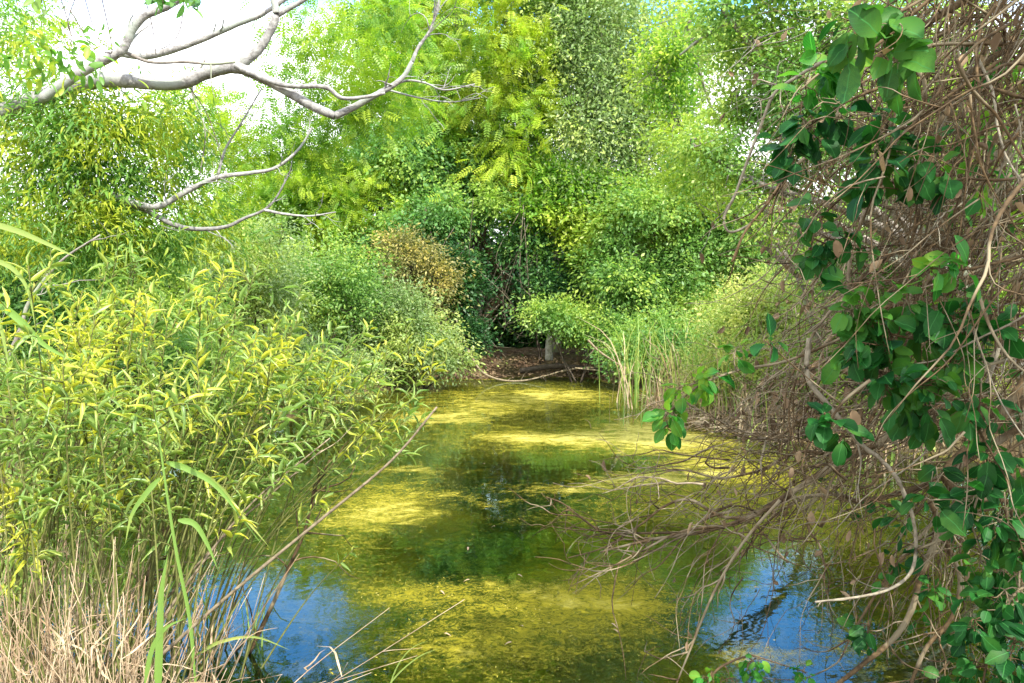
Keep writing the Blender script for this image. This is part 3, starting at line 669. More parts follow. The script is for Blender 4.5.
limb([(40, 100), (75, 76), (100, 62), (122, 50), (132, 30), (145, 16), (170, 5), (190, -10)], .055, .032, -.3, 3)
limb([(118, 52), (140, 56), (165, 52), (200, 40), (235, 25), (262, 14), (290, -4)], .045, .022, .2, 2)
limb([(235, 66), (265, 79), (290, 86), (325, 87), (342, 98), (365, 97), (385, 93)], .030, .016, -.1, 0)
limb([(380, 92), (405, 81), (425, 83), (445, 90), (475, 84)], .016, .006, .1, 6)
limb([(388, 90), (420, 98), (450, 102), (480, 98)], .012, .004, .2, 5)
limb([(125, 52), (150, 62), (185, 62), (210, 64), (235, 62)], .018, .012, -.2, 1, mat='greybark')
limb([(70, 190), (110, 195), (140, 205), (160, 206), (182, 194), (215, 178), (250, 173), (275, 168), (298, 150), (312, 128)], .045, .010, .3, 8)
limb([(120, 200), (150, 212), (172, 224), (195, 229), (225, 227), (245, 218), (264, 210), (276, 198), (290, 172)], .034, .008, .4, 6)
limb([(264, 210), (285, 214), (310, 216), (336, 212)], .018, .006, .4, 3)
limb([(218, 175), (225, 150), (240, 125), (262, 88)], .016, .008, .5, 2)
limb([(205, 60), (192, 90), (205, 130), (200, 175)], .012, .005, .5, 2, mat='greybark')
# loose thin vines dropping across the sky
for pts in [[(78, -10), (68, 25), (82, 50)], [(82, -10), (100, 40), (130, 55)], [(100, -10), (112, 48), (105, 52)], [(142, -12), (152, 25), (156, 55)], [(70, 10), (95, 50), (110, 52)], [(60, -5), (70, 30), (72, 52), (80, 60)],
            [(185, -8), (178, 35), (155, 50), (130, 40)], [(190, 88), (205, 110), (215, 135), (222, 160)]]:
    limb(pts, .006, .004, rng.normal() * .3, 0, name='vine', mat='darkbark')
# foliage of the near canopy
def near_crown(parent, spots, Y, mat, T, size, width, per_px, spread, name='crown', hang=.3, up=.8):
    g = Geo()
    for px, py, rx, ry, dY, n in spots:
        c = P(px, py, Y + dY); lob = [(c, (S(rx, Y), S(rx, Y) * .8, S(ry, Y)))]
        crown(g, lob, T, size, width, n, per_px, spread, .6, up, hang, .2, shoots=4)
    return g.build(name, M[mat], parent, smooth=False)
near_crown(root, [(40, 90, 60, 40, 0, 90), (20, 150, 60, 45, .3, 100), (90, 150, 55, 42, 0, 110), (140, 190, 50, 40, .5, 110), (60, 215, 70, 40, 0, 130), (150, 235, 50, 26, .8, 60), (10, 30, 40, 36, .5, 50), (190, 175, 40, 34, 1.2, 46), (110, 110, 40, 20, 0, 50), (200, 225, 40, 26, 1.2, 36), (190, 140, 30, 30, .8, 30), (100, 260, 60, 26, .3, 50), (0, 230, 50, 40, -.3, 60), (60, 120, 90, 60, .2, 60), (165, 110, 30, 16, .4, 14)],
           8.7, 'lefttree', TLANCE, .095, .22, 22, .40)
near_crown(root, [(255, 120, 60, 40, 3, 60), (230, 150, 40, 50, 3.5, 60), (290, 60, 40, 40, 3, 22), (355, 60, 60, 50, 3, 66), (395, 25, 50, 40, 2, 60), (340, 120, 60, 36, 3, 70), (395, 90, 40, 46, 3, 60), (300, 150, 40, 30, 3, 50), (200, 100, 30, 30, 3, 20), (320, 20, 60, 36, 3, 36), (170, 130, 40, 40, 2.5, 40), (25, 10, 40, 20, 2, 20)],
           9.0, 'feather', TPIN, .20, 1, 6, .34, name='feathery_crown')
near_crown(root, [(60, 60, 30, 14, -1, 5)], 8.0, 'lefttree', TOVAL, .10, .4, 5, .22, name='yellowing_leaves')
# overhanging twig ends at the top edge
for lb, px, py in [('dark leafy twig tip poking in from the top edge left of centre, over the sky', 163, 4), ('dark leafy sprig at the top edge right beside the first sprig', 186, 2), ('small dark sprig of leaves at the top left corner, over the sky', 42, 3)]:
    b = P(px, py - 24, 5.0); r_ = thing('leafy_sprig', lb, 'sprig', tuple(b), 'sprigs hanging into the sky at the top')
    g = Geo(); tube(g, [b + [0, 0, .15], b, P(px, py, 5.0)], .006, .003, 5, 8); g.build('twig', M['darkbark'], r_)
    g = Geo(); n = 16; pos = P(px, py - 6, 5.0) + rng.normal(size=(n, 3)) * [.05, .05, .03]
    leaves(g, pos, rng.normal(size=(n, 3)) + [0, 0, -.6], rng.normal(size=(n, 3)), .10, .4, TOVAL); g.build('leaves', M['broad'], r_, smooth=False)

# ------------------------------------------------------------------ left: willow thicket
def leafy_stem(gs, gl, pts, r0, r1, start=.3, tw=16, twl=.32, ll=.12, lw=.17, gap=.024, zmin=0):
    p = tube(gs, pts, r0, r1, 6, 22, .04); n = len(p)
    PA, AX, NR, LN = [], [], [], []
    def along(q, gap):
        seg = np.linalg.norm(np.diff(q, axis=0), axis=1); L = seg.sum(); k = max(3, int(L / gap))
        t = np.linspace(.12, 1, k) * (len(q) - 1); i = np.minimum(t.astype(int), len(q) - 2); f = (t - i)[:, None]
        pos = q[i] * (1 - f) + q[i + 1] * f; T = norm(q[i + 1] - q[i])
        ang = np.arange(k) * 2.4 + rng.random() * 6
        a = norm(np.cross(T, np.array([.1, .2, 1.]))); b = np.cross(T, a)
        rad = a * np.cos(ang)[:, None] + b * np.sin(ang)[:, None]
        ax = T * .75 + rad * .8 + rng.normal(size=(k, 3)) * .22 + [0, 0, -.12]
        PA.append(pos); AX.append(ax); NR.append(np.array([0, 0, 1.]) + rng.normal(size=(k, 3)) * .45); LN.append(ll * (.4 + .95 * rng.random(k) ** .8))
    for k in range(tw):
        i = int(n * (start + (1 - start) * (k + rng.random()) / tw)); i = min(i, n - 2)
        T = norm(p[i + 1] - p[i]); d = norm(T * .9 + norm(rng.normal(size=3)) * .9)
        if p[i][2] < zmin + rng.normal() * .17: continue
        L = twl * (.5 + .8 * rng.random()) * (1.15 - .5 * i / n)
        q = wander(p[i], d, L, 5, .16, -.04); tube(gs, q, r1 * 1.2 + .001, .0012, 4, 8); along(spline(q, 12), gap)
    along(p[int(n * .78):], gap)
    if not PA: return
    PA, AX, NR, LN = np.vstack(PA), np.vstack(AX), np.vstack(NR), np.concatenate(LN); pk = rng.integers(0, 4, len(PA))
    for v in range(4):
        k_ = pk == v
        leaves(gl, PA[k_], AX[k_], NR[k_], LN[k_], lw * (.65 + .7 * rng.random(int(k_.sum()))), TLS[v], jit=.012)
g_w = 'willow-like shrubs of the left thicket'
wil = [ # top px,py,  base px, Y, stems, label
 (205, 258, 120, 4.2, 7, 'tallest yellow-green willow of the thicket, its tip rising in the middle'), (120, 262, 60, 4.0, 7, 'bright willow left of the tallest one, arching leaves in full sun'), (290, 296, 150, 4.3, 7, 'yellow-tipped willow right of the tallest one'),
 (350, 322, 170, 4.5, 7, 'sunlit willow leaning toward the pond near the right end of the thicket'), (402, 358, 200, 4.6, 5, 'outermost willow leaning right over the open water'), (50, 285, 0, 3.9, 7, 'willow beside the long reed blades at the left edge'),
 (160, 315, 90, 3.6, 8, 'shorter front willow below the bright left one'), (250, 335, 130, 3.9, 8, 'front willow in the middle of the thicket above the blue reflection'), (90, 360, 30, 3.5, 8, 'low front willow over the dry brown stalks'),
 (10, 350, -50, 3.6, 7, 'low willow cut by the left edge of the photo'), (320, 375, 160, 4.2, 4, 'low willow right of centre of the thicket, leaves just above the water'), (385, 405, 190, 4.5, 3, 'sparse low willow twig clump reaching out to the long pale stick'),
 (190, 410, 100, 3.7, 4, 'lowest willow behind the tall upright reed blade'), (120, 430, 60, 3.8, 4, 'low green willow behind the dry stalks'), (40, 430, -10, 3.9, 4, 'low green willow at the bottom left behind the stalks'), (260, 425, 140, 4.0, 5, 'lowest sparse willow near the brown dead sapling'),
 (155, 275, 80, 5.0, 8, 'back willow seen between the tallest and the bright left ones'), (85, 330, 40, 5.2, 8, 'back willow behind the bright left one'), (265, 350, 120, 4.6, 5, 'back willow behind the front middle one'), (10, 310, -30, 5.2, 8, 'back willow behind the left edge reeds')]
for tx, ty, bx, Y, ns_, lb in wil:
    top = P(tx, ty, Y); b = P(bx, 500, Y); b[2] = -.05
    r_ = thing('willow_shrub', lb, 'shrub', tuple(b), g_w)
    gl = Geo()
    for k in range(ns_):
        gs = Geo(); e = top + np.array([rng.normal() * .22, rng.normal() * .3, -abs(rng.normal()) * .22 * (k > 0)])
        s = b + np.array([rng.normal() * .18, rng.normal() * .18, -.2])
        mid = s * .5 + e * .5 + np.array([(s[0] - e[0]) * .12 + rng.normal() * .06, rng.normal() * .08, .1])
        zl = P(0, np.interp(tx, [0, 150, 230, 300, 400], [560, 530, 500, 465, 450]), Y)[2]
        leafy_stem(gs, gl, [s, mid, e], .0065, .0025, start=.42, tw=8, twl=.34 if ty < 400 else .26, ll=.086, lw=.13, gap=.025, zmin=zl)
        gs.build('stem', M['green_stem'], r_)
    gl.build('leaves', M['willow'], r_)

# grasses among the willows
g_b = 'long reed blades at the lower left'
def blade(label, pts, w, Y, mat='reed', n=16, up=None, fold=.3):
    pp = np.array(PP(pts, Y)); g = Geo(); ribbon(g, pp - pp[0], w, n, fold, up, rnd=.5)
    o = g.build('bent_reed', M[mat], None); o.location = tuple(pp[0]); o['label'] = label; o['category'] = 'reed'; o['group'] = g_b
VY = np.array([0, -1., .15])
blade('broad pale green upright blade at the bottom, as tall as the blue reflection', [(158, 700), (160, 640), (162, 590), (168, 553)], .034, 3.2, up=VY)
blade('pale blade curving right from the foot of the broad upright blade', [(145, 690), (152, 650), (166, 628), (186, 618)], .022, 3.2, up=VY)
blade('thin tall stem-like blade running up through the willows', [(196, 690), (190, 620), (178, 560), (168, 500), (158, 430), (152, 395)], .016, 3.3, up=VY)
blade('long arching blade leaning right above the upright ones', [(166, 462), (190, 470), (220, 490), (262, 545)], .028, 3.4, up=VY)
blade('second arching blade, white in the sun, just over the first', [(200, 472), (222, 490), (240, 512), (270, 548)], .026, 3.5, 'palegrass', up=VY)
blade('short bright green blade folded over at mid height', [(178, 520), (195, 524), (208, 545), (218, 570)], .026, 3.3, up=VY)
blade('blade hanging left from the thin tall stem', [(160, 478), (145, 495), (132, 515), (125, 545)], .024, 3.3, up=VY)
blade('low pale blade lying to the right over the blue reflection', [(196, 655), (220, 642), (255, 637), (290, 650)], .018, 3.8, 'palegrass', up=VY)
blade('thick pale-green blade sloping down from the left edge at mid height', [(-10, 296), (20, 320), (45, 345), (75, 362)], .034, 3.4, up=VY)
blade('long blade bowing in from the left edge near the canopy, pale yellow', [(-12, 222), (20, 232), (50, 245), (78, 258)], .026, 3.4, 'palegrass', up=VY)
blade('white-lit blade arching down at the left edge', [(-12, 258), (12, 268), (28, 290), (36, 330)], .022, 3.4, 'palegrass', up=VY)
blade('dry yellow blade hanging at the left edge below the others', [(-6, 300), (2, 330), (6, 350), (10, 370)], .018, 3.4, 'palegrass', up=VY)
blade('thin grass blade rising right at the bottom centre', [(385, 690), (400, 672), (420, 656), (440, 648)], .008, 3.9, 'palegrass', up=VY)
blade('second thin grass blade at the bottom centre, bent over', [(388, 690), (398, 665), (412, 648), (430, 640)], .007, 4.0, 'palegrass', up=VY)
# grass tufts
for lb, px, Y, nb, h in [('loose grass tuft with fine blades in the lower left corner', 10, 4.2, 60, 1.1), ('grass tuft left of the broad upright blade', 110, 4.4, 60, 1.0), ('grass tuft standing in water behind the dry stalks', 60, 5.2, 70, 1.2), ('thin grass tuft by the brown dead stem', 215, 5.0, 26, .8), ('tall grass tuft at the left edge behind the stalks', -20, 4.8, 70, 1.5)]:
    reed_clump(lb, px, 600, Y, nb, h, .22, dry=.3, w=.012, lean=.55, name='grass_tuft', cat='grass', group='grass tufts in the lower left', z=0, bend=2)
# dry stalks
def stalks(label, px0, px1, Y, n, h, tilt=.25):
    b = P((px0 + px1) / 2, 600, Y); b[2] = 0
    r_ = thing('dry_stalks', label, 'stalks', tuple(b), 'dry brown stalks in the lower left'); g = Geo(); gl = Geo()
    for k in range(n):
        s = P(rng.uniform(px0, px1), 600, Y + rng.normal() * .25); s[2] = -.1
        hh = h * (.5 + .6 * rng.random()); d = np.array([rng.normal() * tilt, rng.normal() * tilt, 1]) * hh
        if rng.random() < .25: d[2] *= .4; d[0] *= 2.5
        e = s + d; m_ = (s + e) / 2 + rng.normal(size=3) * .04
        p = tube(g, [s, m_, e], rng.uniform(.002, .0042), .0013, 4, 8)
        if rng.random() < .5: tube(g, wander(p[5], d + rng.normal(size=3) * .5, .2, 4, .3), .002, .001, 4, 6)
        if rng.random() < .5: ribbon(gl, wander(p[4], d * .3 + rng.normal(size=3) * .5, .3, 4, .3, .25), .012, 6)
    g.build('stems', M['dryreed'], r_); gl.build('dry_leaves', M['dryreed'], r_)
stalks('dense dry brown stalks filling the bottom left corner', -20, 60, 3.4, 150, 1.15)
stalks('dry brown stalks just left of the broad upright blade', 55, 135, 3.45, 120, 1.15)
stalks('reddish dry stalks behind the front ones, under the willows', 10, 140, 4.0, 130, 1.0)
stalks('sparse dry stalks leaning over the water right of the upright blade', 140, 205, 3.9, 60, .8, .45)
# long bare sticks
limb_thing('dead_stick', 'long straight pale stick slanting up right from the bottom left over the pond', 'stick', PP([(150, 665), (235, 590), (330, 512), (392, 460), (437, 407)], 3.6), .009, .0045, 'twig')
limb_thing('dead_stick', 'shorter pale stick parallel to the long one, starting in the stalks', 'stick', PP([(120, 680), (190, 580), (250, 505), (330, 438)], 3.8), .008, .003, 'twig', twigs=3)
limb_thing('dead_stick', 'thin stick crossing close under the shorter pale stick', 'stick', PP([(165, 600), (230, 530), (270, 495), (322, 450)], 4.0), .006, .003, 'twig', twigs=2)
limb_thing('dead_sapling', 'brown dead stem rising from the water right of the willows', 'sapling', PP([(248, 655), (270, 610), (290, 565), (305, 530), (315, 490), (330, 460)], 4.7), .014, .006, 'brown', twigs=12, tw_len=.4)
limb_thing('dead_sapling', 'dark bent stem in the middle of the dry stalks', 'sapling', PP([(130, 600), (150, 570), (165, 540), (178, 500)], 4.4), .016, .01, 'brown', twigs=8)
limb_thing('dead_sapling', 'dark log-like stem lying in the water at the foot of the dead stem', 'sapling', PP([(165, 655), (195, 658), (225, 662), (250, 655)], 4.75), .02, .012, 'darkbark', twigs=3)
limb_thing('dead_sapling', 'grey leaning stem at the left edge under the canopy', 'sapling', PP([(-20, 380), (5, 360), (20, 330), (30, 300), (60, 262), (100, 235)], 5.5), .020, .006, 'greybark', twigs=10)

# ------------------------------------------------------------------ right: dead tangle, limbs and big-leaved vines
YR = 4.0
rroot = thing('leaning_tree', 'brown-limbed dead tree leaning in from the right, its bare limbs spread low over the water', 'tree', (4.2, 4.6, .3))
def rlimb(pts, r0, r1, dY=0, twigs=0, tl=.35, mat='brown', name='limb', parent=rroot, sub=.6):
    g = Geo(); pp = PP(pts, YR + dY); p = tube(g, pp, r0, r1, 8, len(pts) * 6, .06)
    for k in range(twigs):
        i = rng.integers(len(p) // 5, len(p) - 1); T = norm(p[i] - p[i - 1])
        d = norm(rng.normal(size=3) * [.6, .9, .6] + T * 1.2)
        q = tube(g, wander(p[i], d, tl * (.4 + rng.random()), 6, .25, .02), min(.005, r1 + .001), .0012, 4, 12)
        for z in range(2):
            if rng.random() < sub: tube(g, wander(q[rng.integers(3, 10)], d + rng.normal(size=3) * .8, tl * .45, 4, .3), .0022, .001, 4, 7)
    return g.build(name, M[mat], parent)
rlimb([(1080, 380), (1000, 410), (940, 425), (905, 424), (883, 440), (847, 458), (812, 479), (780, 500), (748, 518), (701, 532), (650, 540), (600, 552)], .034, .005, 0, 26, .6)
rlimb([(748, 518), (720, 516), (690, 500), (665, 506), (640, 525), (605, 547), (568, 558)], .010, .003, .1, 10)
rlimb([(701, 532), (660, 533), (620, 533), (600, 531), (578, 515), (562, 503), (546, 497)], .008, .003, .1, 6)
rlimb([(720, 526), (680, 532), (640, 552), (605, 570), (571, 586)], .008, .002, -.1, 8)
rlimb([(780, 500), (745, 540), (715, 590), (690, 650), (670, 700)], .008, .004, -.3, 8)
rlimb([(847, 458), (800, 452), (760, 470), (720, 478), (680, 470), (640, 480)], .011, .002, .3, 14, .5)
rlimb([(883, 440), (830, 430), (780, 440), (740, 430), (700, 410), (670, 392)], .009, .002, .5, 14, .4, mat='twig')
rlimb([(1060, 400), (1000, 440), (960, 465), (922, 486), (893, 495), (861, 502), (840, 495), (805, 498), (770, 520), (740, 560)], .023, .004, .3, 14, .5)
rlimb([(1060, 340), (1024, 382), (996, 425), (966, 449), (945, 475), (957, 500), (936, 543), (922, 572), (911, 611), (893, 639), (858, 668), (830, 690)], .024, .010, -.4, 16, .45, mat='brown')
rlimb([(809, 338), (808, 378), (831, 408), (862, 445), (879, 458), (897, 479), (911, 511), (916, 543), (911, 572), (890, 589), (858, 597), (815, 602)], .011, .005, -.8, 4, mat='vine')
rlimb([(1010, -20), (966, 0), (922, 27), (865, 67), (842, 94), (838, 118)], .018, .010, -.6, 10)
rlimb([(1040, 120), (960, 130), (882, 128), (850, 130), (825, 138), (805, 158), (788, 172), (770, 200), (745, 232), (732, 262)], .012, .005, -.3, 12)
rlimb([(860, 30), (840, 50), (825, 60), (795, 78), (774, 94), (761, 125), (747, 162), (735, 195), (724, 218), (730, 232), (750, 224), (765, 205)], .009, .006, .1, 4, mat='vine')
rlimb([(800, -10), (740, 15), (700, 40), (680, 55)], .03, .015, 6, 4, mat='greybark')
rlimb([(1060, 180), (1010, 210), (960, 240), (900, 250), (850, 290), (810, 340), (790, 400)], .018, .005, 0, 18, .5)
rlimb([(1060, 240), (1000, 265), (930, 300), (880, 310), (830, 360), (800, 420), (760, 445)], .022, .005, .3, 18, .5)
rlimb([(1060, 90), (1010, 140), (960, 200), (940, 260), (900, 330), (880, 400), (850, 460)], .020, .006, .2, 16, .5)
rlimb([(1060, 300), (1010, 330), (985, 370), (940, 400), (900, 440)], .019, .009, -.2, 10, .4)
rlimb([(1045, 30), (990, 60), (955, 95), (930, 150), (920, 210), (905, 260)], .014, .006, -.5, 12, .4)
rlimb([(930, 500), (945, 540), (960, 580), (950, 620), (925, 650), (905, 700)], .013, .009, -.2, 10)
rlimb([(1060, 520), (1000, 500), (950, 510), (900, 560), (860, 620), (840, 660)], .014, .004, .2, 14, .5)
rlimb([(865, 210), (850, 260), (845, 310), (820, 350)], .010, .005, -.4, 6, mat='twig')

# tangle thickets: bundles of thin crossing stems
g_t = 'tangled bundles of bare stems on the right'
def tangle(label, x0, x1, y0, y1, Y, n, ddir, L, mat='brown', dead=0, r=(.002, .007), green=0, dYs=.5, wob=.22, dsize=.055):
    b = P((x0 + x1) / 2, (y0 + y1) / 2, Y); r_ = thing('stem_tangle', label, 'tangle', tuple(b), g_t)
    g = Geo(); ends = []
    dd = np.array([ddir[0], 0, ddir[1]], float)
    for k in range(int(n * .95)):
        s = P(rng.uniform(x0, x1), rng.uniform(y0, y1), Y + rng.normal() * dYs)
        d = norm(dd + rng.normal(size=3) * .42)
        q = wander(s - d * L * .3, d, L * (.4 + .9 * rng.random()), 8, wob, .03)
        q = tube(g, q, r[0] + (r[1] * 1.45 - r[0]) * rng.random() ** 2, .0012, 5, 18, .05); ends.append(q)
        if rng.random() < .6: tube(g, wander(q[8], d + rng.normal(size=3) * .8, L * .3, 5, .3), .002, .001, 4, 8)
    g.build('stems', M[mat], r_)
    E = np.vstack(ends)
    if dead:
        dead = int(dead * .7)
        g = Geo(); i = rng.integers(0, len(E), dead); pos = E[i] + rng.normal(size=(dead, 3)) * .015
        leaves(g, pos, rng.normal(size=(dead, 3)) * .45 + [0, 0, -1], rng.normal(size=(dead, 3)), dsize * (.6 + .7 * rng.random(dead)), .5, TCURL, jit=.03)
        g.build('dead_leaves', M['dead'], r_, smooth=False)
    if green:
        g = Geo(); i = rng.integers(0, len(E), green); pos = E[i]
        leaves(g, pos, rng.normal(size=(green, 3)) + [0, -.3, -.4], rng.normal(size=(green, 3)) * .5 + [0, -.3, 1], .08 * (.6 + .7 * rng.random(green)), .7, TOVAL)
        g.build('leaves', M['big'], r_)
    return r_
tangle('dense brown stem bundle with withered leaves in the top right corner', 890, 1050, -20, 150, 3.8, 150, (-.7, -.75), 1.0, 'brown', 170)
tangle('second brown bundle deeper behind the top right one', 860, 1080, -30, 220, 5.2, 160, (-.8, -.6), 1.4, 'brown', 160, green=60)
tangle('brown stem bundle at the right edge at eye height', 900, 1060, 150, 330, 4.2, 150, (-.9, -.45), 1.0, 'brown', 90, green=40)
tangle('pale twig bundle left of the eye-height bundle, lit from above', 790, 930, 190, 340, 4.6, 90, (-.8, -.55), .8, 'twig', 40, (.0015, .005))
tangle('brown stem bundle behind the central cluster of big leaves', 840, 1060, 320, 460, 4.5, 150, (-.9, -.4), 1.0, 'brown', 120, green=60)
tangle('fine grey twigs hanging with withered leaves above the shore reeds', 740, 860, 330, 440, 4.8, 80, (-.6, -.7), .7, 'twig', 110, (.0015, .004), dsize=.065)
tangle('bare twigs spreading low over the yellow water', 680, 860, 440, 540, 4.3, 80, (-1, -.25), .8, 'brown', 30, (.0015, .006))
tangle('fine twig spray reaching farthest left over the pond', 600, 740, 470, 540, 4.2, 34, (-1, -.15), .55, 'twig', 0, (.001, .003))
tangle('thin stems hanging down into the blue reflection', 690, 860, 500, 620, 4.2, 44, (-.3, -1), .6, 'brown', 26, (.0012, .0035))
tangle('bramble of green and brown stems in the lower right corner', 930, 1060, 480, 660, 4.4, 90, (-.4, -.85), .8, 'brown', 40, green=120)
tangle('pale thin stems climbing along the right edge', 960, 1050, 0, 420, 3.4, 50, (-.35, -.9), .9, 'vine', 20, (.002, .005), dYs=.3)
tangle('hanging dead twigs between the pale vine and the leafy vines', 770, 860, 180, 330, 4.2, 44, (-.2, -1), .5, 'twig', 34, (.0012, .0035))
tangle('airy bare twigs left of the top right bundle', 740, 880, 20, 200, 4.8, 36, (-.7, -.5), .7, 'greybark', 14, (.0012, .004))
tangle('thick mass of stems far right beyond the edge', 1040, 1200, 0, 500, 4.6, 150, (-.8, -.5), 1.2, 'brown', 160, green=150)

tangle('drooping curtain of thin brown vines below the top right bundle, beside the wide dark leaves', 850, 1010, 20, 200, 3.7, 170, (-.35, -1), .9, 'brown', 110, (.0015, .0045), wob=.16)
tangle('drooping thin vines behind the bluish leaves, above the pale twigs', 790, 900, 130, 290, 4.3, 90, (-.35, -1), .7, 'brown', 60, (.0012, .004), wob=.16)
tangle('drooping thin brown vines between the twin-leaf shoot and the thick limb', 880, 1040, 220, 420, 3.9, 170, (-.4, -1), .8, 'brown', 60, (.0015, .0045), wob=.16)
tangle('thin drooping stems under the thick limb, reaching the water', 840, 1010, 440, 600, 4.0, 100, (-.45, -1), .7, 'brown', 30, (.0012, .004), wob=.16)
tangle('matted twigs over the shore left of the leaf cluster', 760, 880, 380, 470, 4.3, 80, (-.9, -.5), .7, 'brown', 40, (.0012, .004))

# big-leaved vines
g_v = 'vines with big green leaves on the right'
vines = [ # label, stem px pts, dY(Y abs), clusters (px,py,spread,n), size, mat
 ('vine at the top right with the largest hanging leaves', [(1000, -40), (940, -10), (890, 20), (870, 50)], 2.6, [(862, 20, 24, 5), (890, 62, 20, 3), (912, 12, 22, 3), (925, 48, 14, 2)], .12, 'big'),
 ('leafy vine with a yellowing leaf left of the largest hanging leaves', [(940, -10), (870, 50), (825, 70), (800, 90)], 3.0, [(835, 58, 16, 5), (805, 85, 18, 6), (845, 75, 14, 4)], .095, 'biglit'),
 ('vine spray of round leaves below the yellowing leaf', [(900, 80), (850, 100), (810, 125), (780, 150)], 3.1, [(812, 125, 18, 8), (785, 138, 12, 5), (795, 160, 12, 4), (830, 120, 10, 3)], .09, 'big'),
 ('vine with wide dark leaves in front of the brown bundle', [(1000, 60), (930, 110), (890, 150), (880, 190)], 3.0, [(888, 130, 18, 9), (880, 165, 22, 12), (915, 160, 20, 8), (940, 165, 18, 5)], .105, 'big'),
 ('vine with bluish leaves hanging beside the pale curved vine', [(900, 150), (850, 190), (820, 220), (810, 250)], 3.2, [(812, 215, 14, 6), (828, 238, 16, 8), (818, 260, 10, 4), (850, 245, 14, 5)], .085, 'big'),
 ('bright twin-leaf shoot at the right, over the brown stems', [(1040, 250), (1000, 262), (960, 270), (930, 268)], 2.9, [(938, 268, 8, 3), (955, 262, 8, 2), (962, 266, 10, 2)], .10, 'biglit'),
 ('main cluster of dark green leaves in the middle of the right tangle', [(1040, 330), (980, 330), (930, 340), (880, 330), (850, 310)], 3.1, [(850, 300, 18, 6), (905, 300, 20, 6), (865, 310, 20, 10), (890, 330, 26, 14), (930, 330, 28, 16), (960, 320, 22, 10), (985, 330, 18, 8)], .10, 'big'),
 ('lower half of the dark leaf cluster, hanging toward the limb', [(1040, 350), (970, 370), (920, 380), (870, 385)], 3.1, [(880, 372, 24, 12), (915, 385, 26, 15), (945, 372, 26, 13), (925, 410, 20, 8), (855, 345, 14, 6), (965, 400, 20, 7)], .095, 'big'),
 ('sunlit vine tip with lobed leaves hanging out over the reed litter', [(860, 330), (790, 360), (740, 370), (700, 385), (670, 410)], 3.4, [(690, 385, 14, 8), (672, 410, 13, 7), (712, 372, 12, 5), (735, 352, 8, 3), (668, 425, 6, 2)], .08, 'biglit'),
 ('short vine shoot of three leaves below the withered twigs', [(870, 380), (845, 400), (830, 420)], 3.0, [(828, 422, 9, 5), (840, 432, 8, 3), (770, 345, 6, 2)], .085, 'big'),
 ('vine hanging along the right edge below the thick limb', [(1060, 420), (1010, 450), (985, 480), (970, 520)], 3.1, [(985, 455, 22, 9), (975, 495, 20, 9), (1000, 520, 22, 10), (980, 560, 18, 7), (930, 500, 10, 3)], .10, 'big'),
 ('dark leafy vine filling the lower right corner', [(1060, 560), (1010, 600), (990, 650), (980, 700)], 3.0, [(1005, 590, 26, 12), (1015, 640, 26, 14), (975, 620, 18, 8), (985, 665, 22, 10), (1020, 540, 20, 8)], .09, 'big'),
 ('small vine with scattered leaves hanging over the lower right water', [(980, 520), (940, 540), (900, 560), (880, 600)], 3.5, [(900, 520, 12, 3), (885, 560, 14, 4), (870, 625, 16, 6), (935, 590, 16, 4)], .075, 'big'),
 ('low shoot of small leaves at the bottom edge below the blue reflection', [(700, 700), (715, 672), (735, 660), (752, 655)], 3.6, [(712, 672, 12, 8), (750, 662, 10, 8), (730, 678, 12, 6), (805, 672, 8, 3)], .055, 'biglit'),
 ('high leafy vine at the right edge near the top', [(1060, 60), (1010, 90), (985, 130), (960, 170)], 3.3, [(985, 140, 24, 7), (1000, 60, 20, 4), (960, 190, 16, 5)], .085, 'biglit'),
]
for lb, st, Y, cls, sz, mt in vines:
    base = P(*st[0], Y); r_ = thing('leafy_vine', lb, 'vine', tuple(base), g_v)
    g0 = Geo(); sp = tube(g0, PP(st, Y), .007, .004, 6, 24); g0.build('stem', M['brown'], r_)
    for px, py, s, n in cls:
        gs, gl = Geo(), Geo(); n = int(n * 2.9) + 1; c = P(px, py, Y)
        a = sp[np.argmin(((sp - c) ** 2).sum(1))]
        tube(gs, [a, (a + c) / 2 + rng.normal(size=3) * .02, c], .004, .002, 5, 8)
        R_ = S(s, Y); kt = max(2, n // 5); A_, X_, N_ = [], [], []
        for q in range(kt):
            d = norm(rng.normal(size=3) + [0, -.2, -.25]); tw = wander(c, d, R_ * rng.uniform(1.0, 1.9), 6, .3, .08)
            tw = tube(gs, tw, .0028, .0014, 4, 12); m_ = int(math.ceil(n / kt))
            for z in range(m_):
                i = min(11, int(2 + 10 * (z + rng.random() * .6) / m_)); T_ = norm(tw[i] - tw[i - 1])
                o = norm(np.cross(T_, rng.normal(size=3))) * (1 if z % 2 else -1)
                pe = tw[i] + norm(T_ * .5 + o) * .02; tube(gs, [tw[i], (tw[i] + pe) / 2 + [0, 0, .003], pe], .0014, .0011, 4, 4)
                A_.append(pe); X_.append(T_ * .5 + o * .8 + [0, 0, -.45] + rng.normal(size=3) * .2); N_.append(np.array([0, -.45, .8]) + rng.normal(size=3) * .5)
        A_, X_, N_ = np.array(A_), np.array(X_), np.array(N_); pick = rng.integers(0, 4, len(A_))
        for v in range(4):
            k_ = pick == v; m_ = int(k_.sum())
            if m_: leaves(gl, A_[k_], X_[k_], N_[k_], sz * (.45 + .75 * rng.random(m_)), .5 + .2 * rng.random(m_), TBIGS[v], jit=.012)
        sh = gs.build('shoot', M['brown'], r_); gl.build('leaves', M[mt], sh)
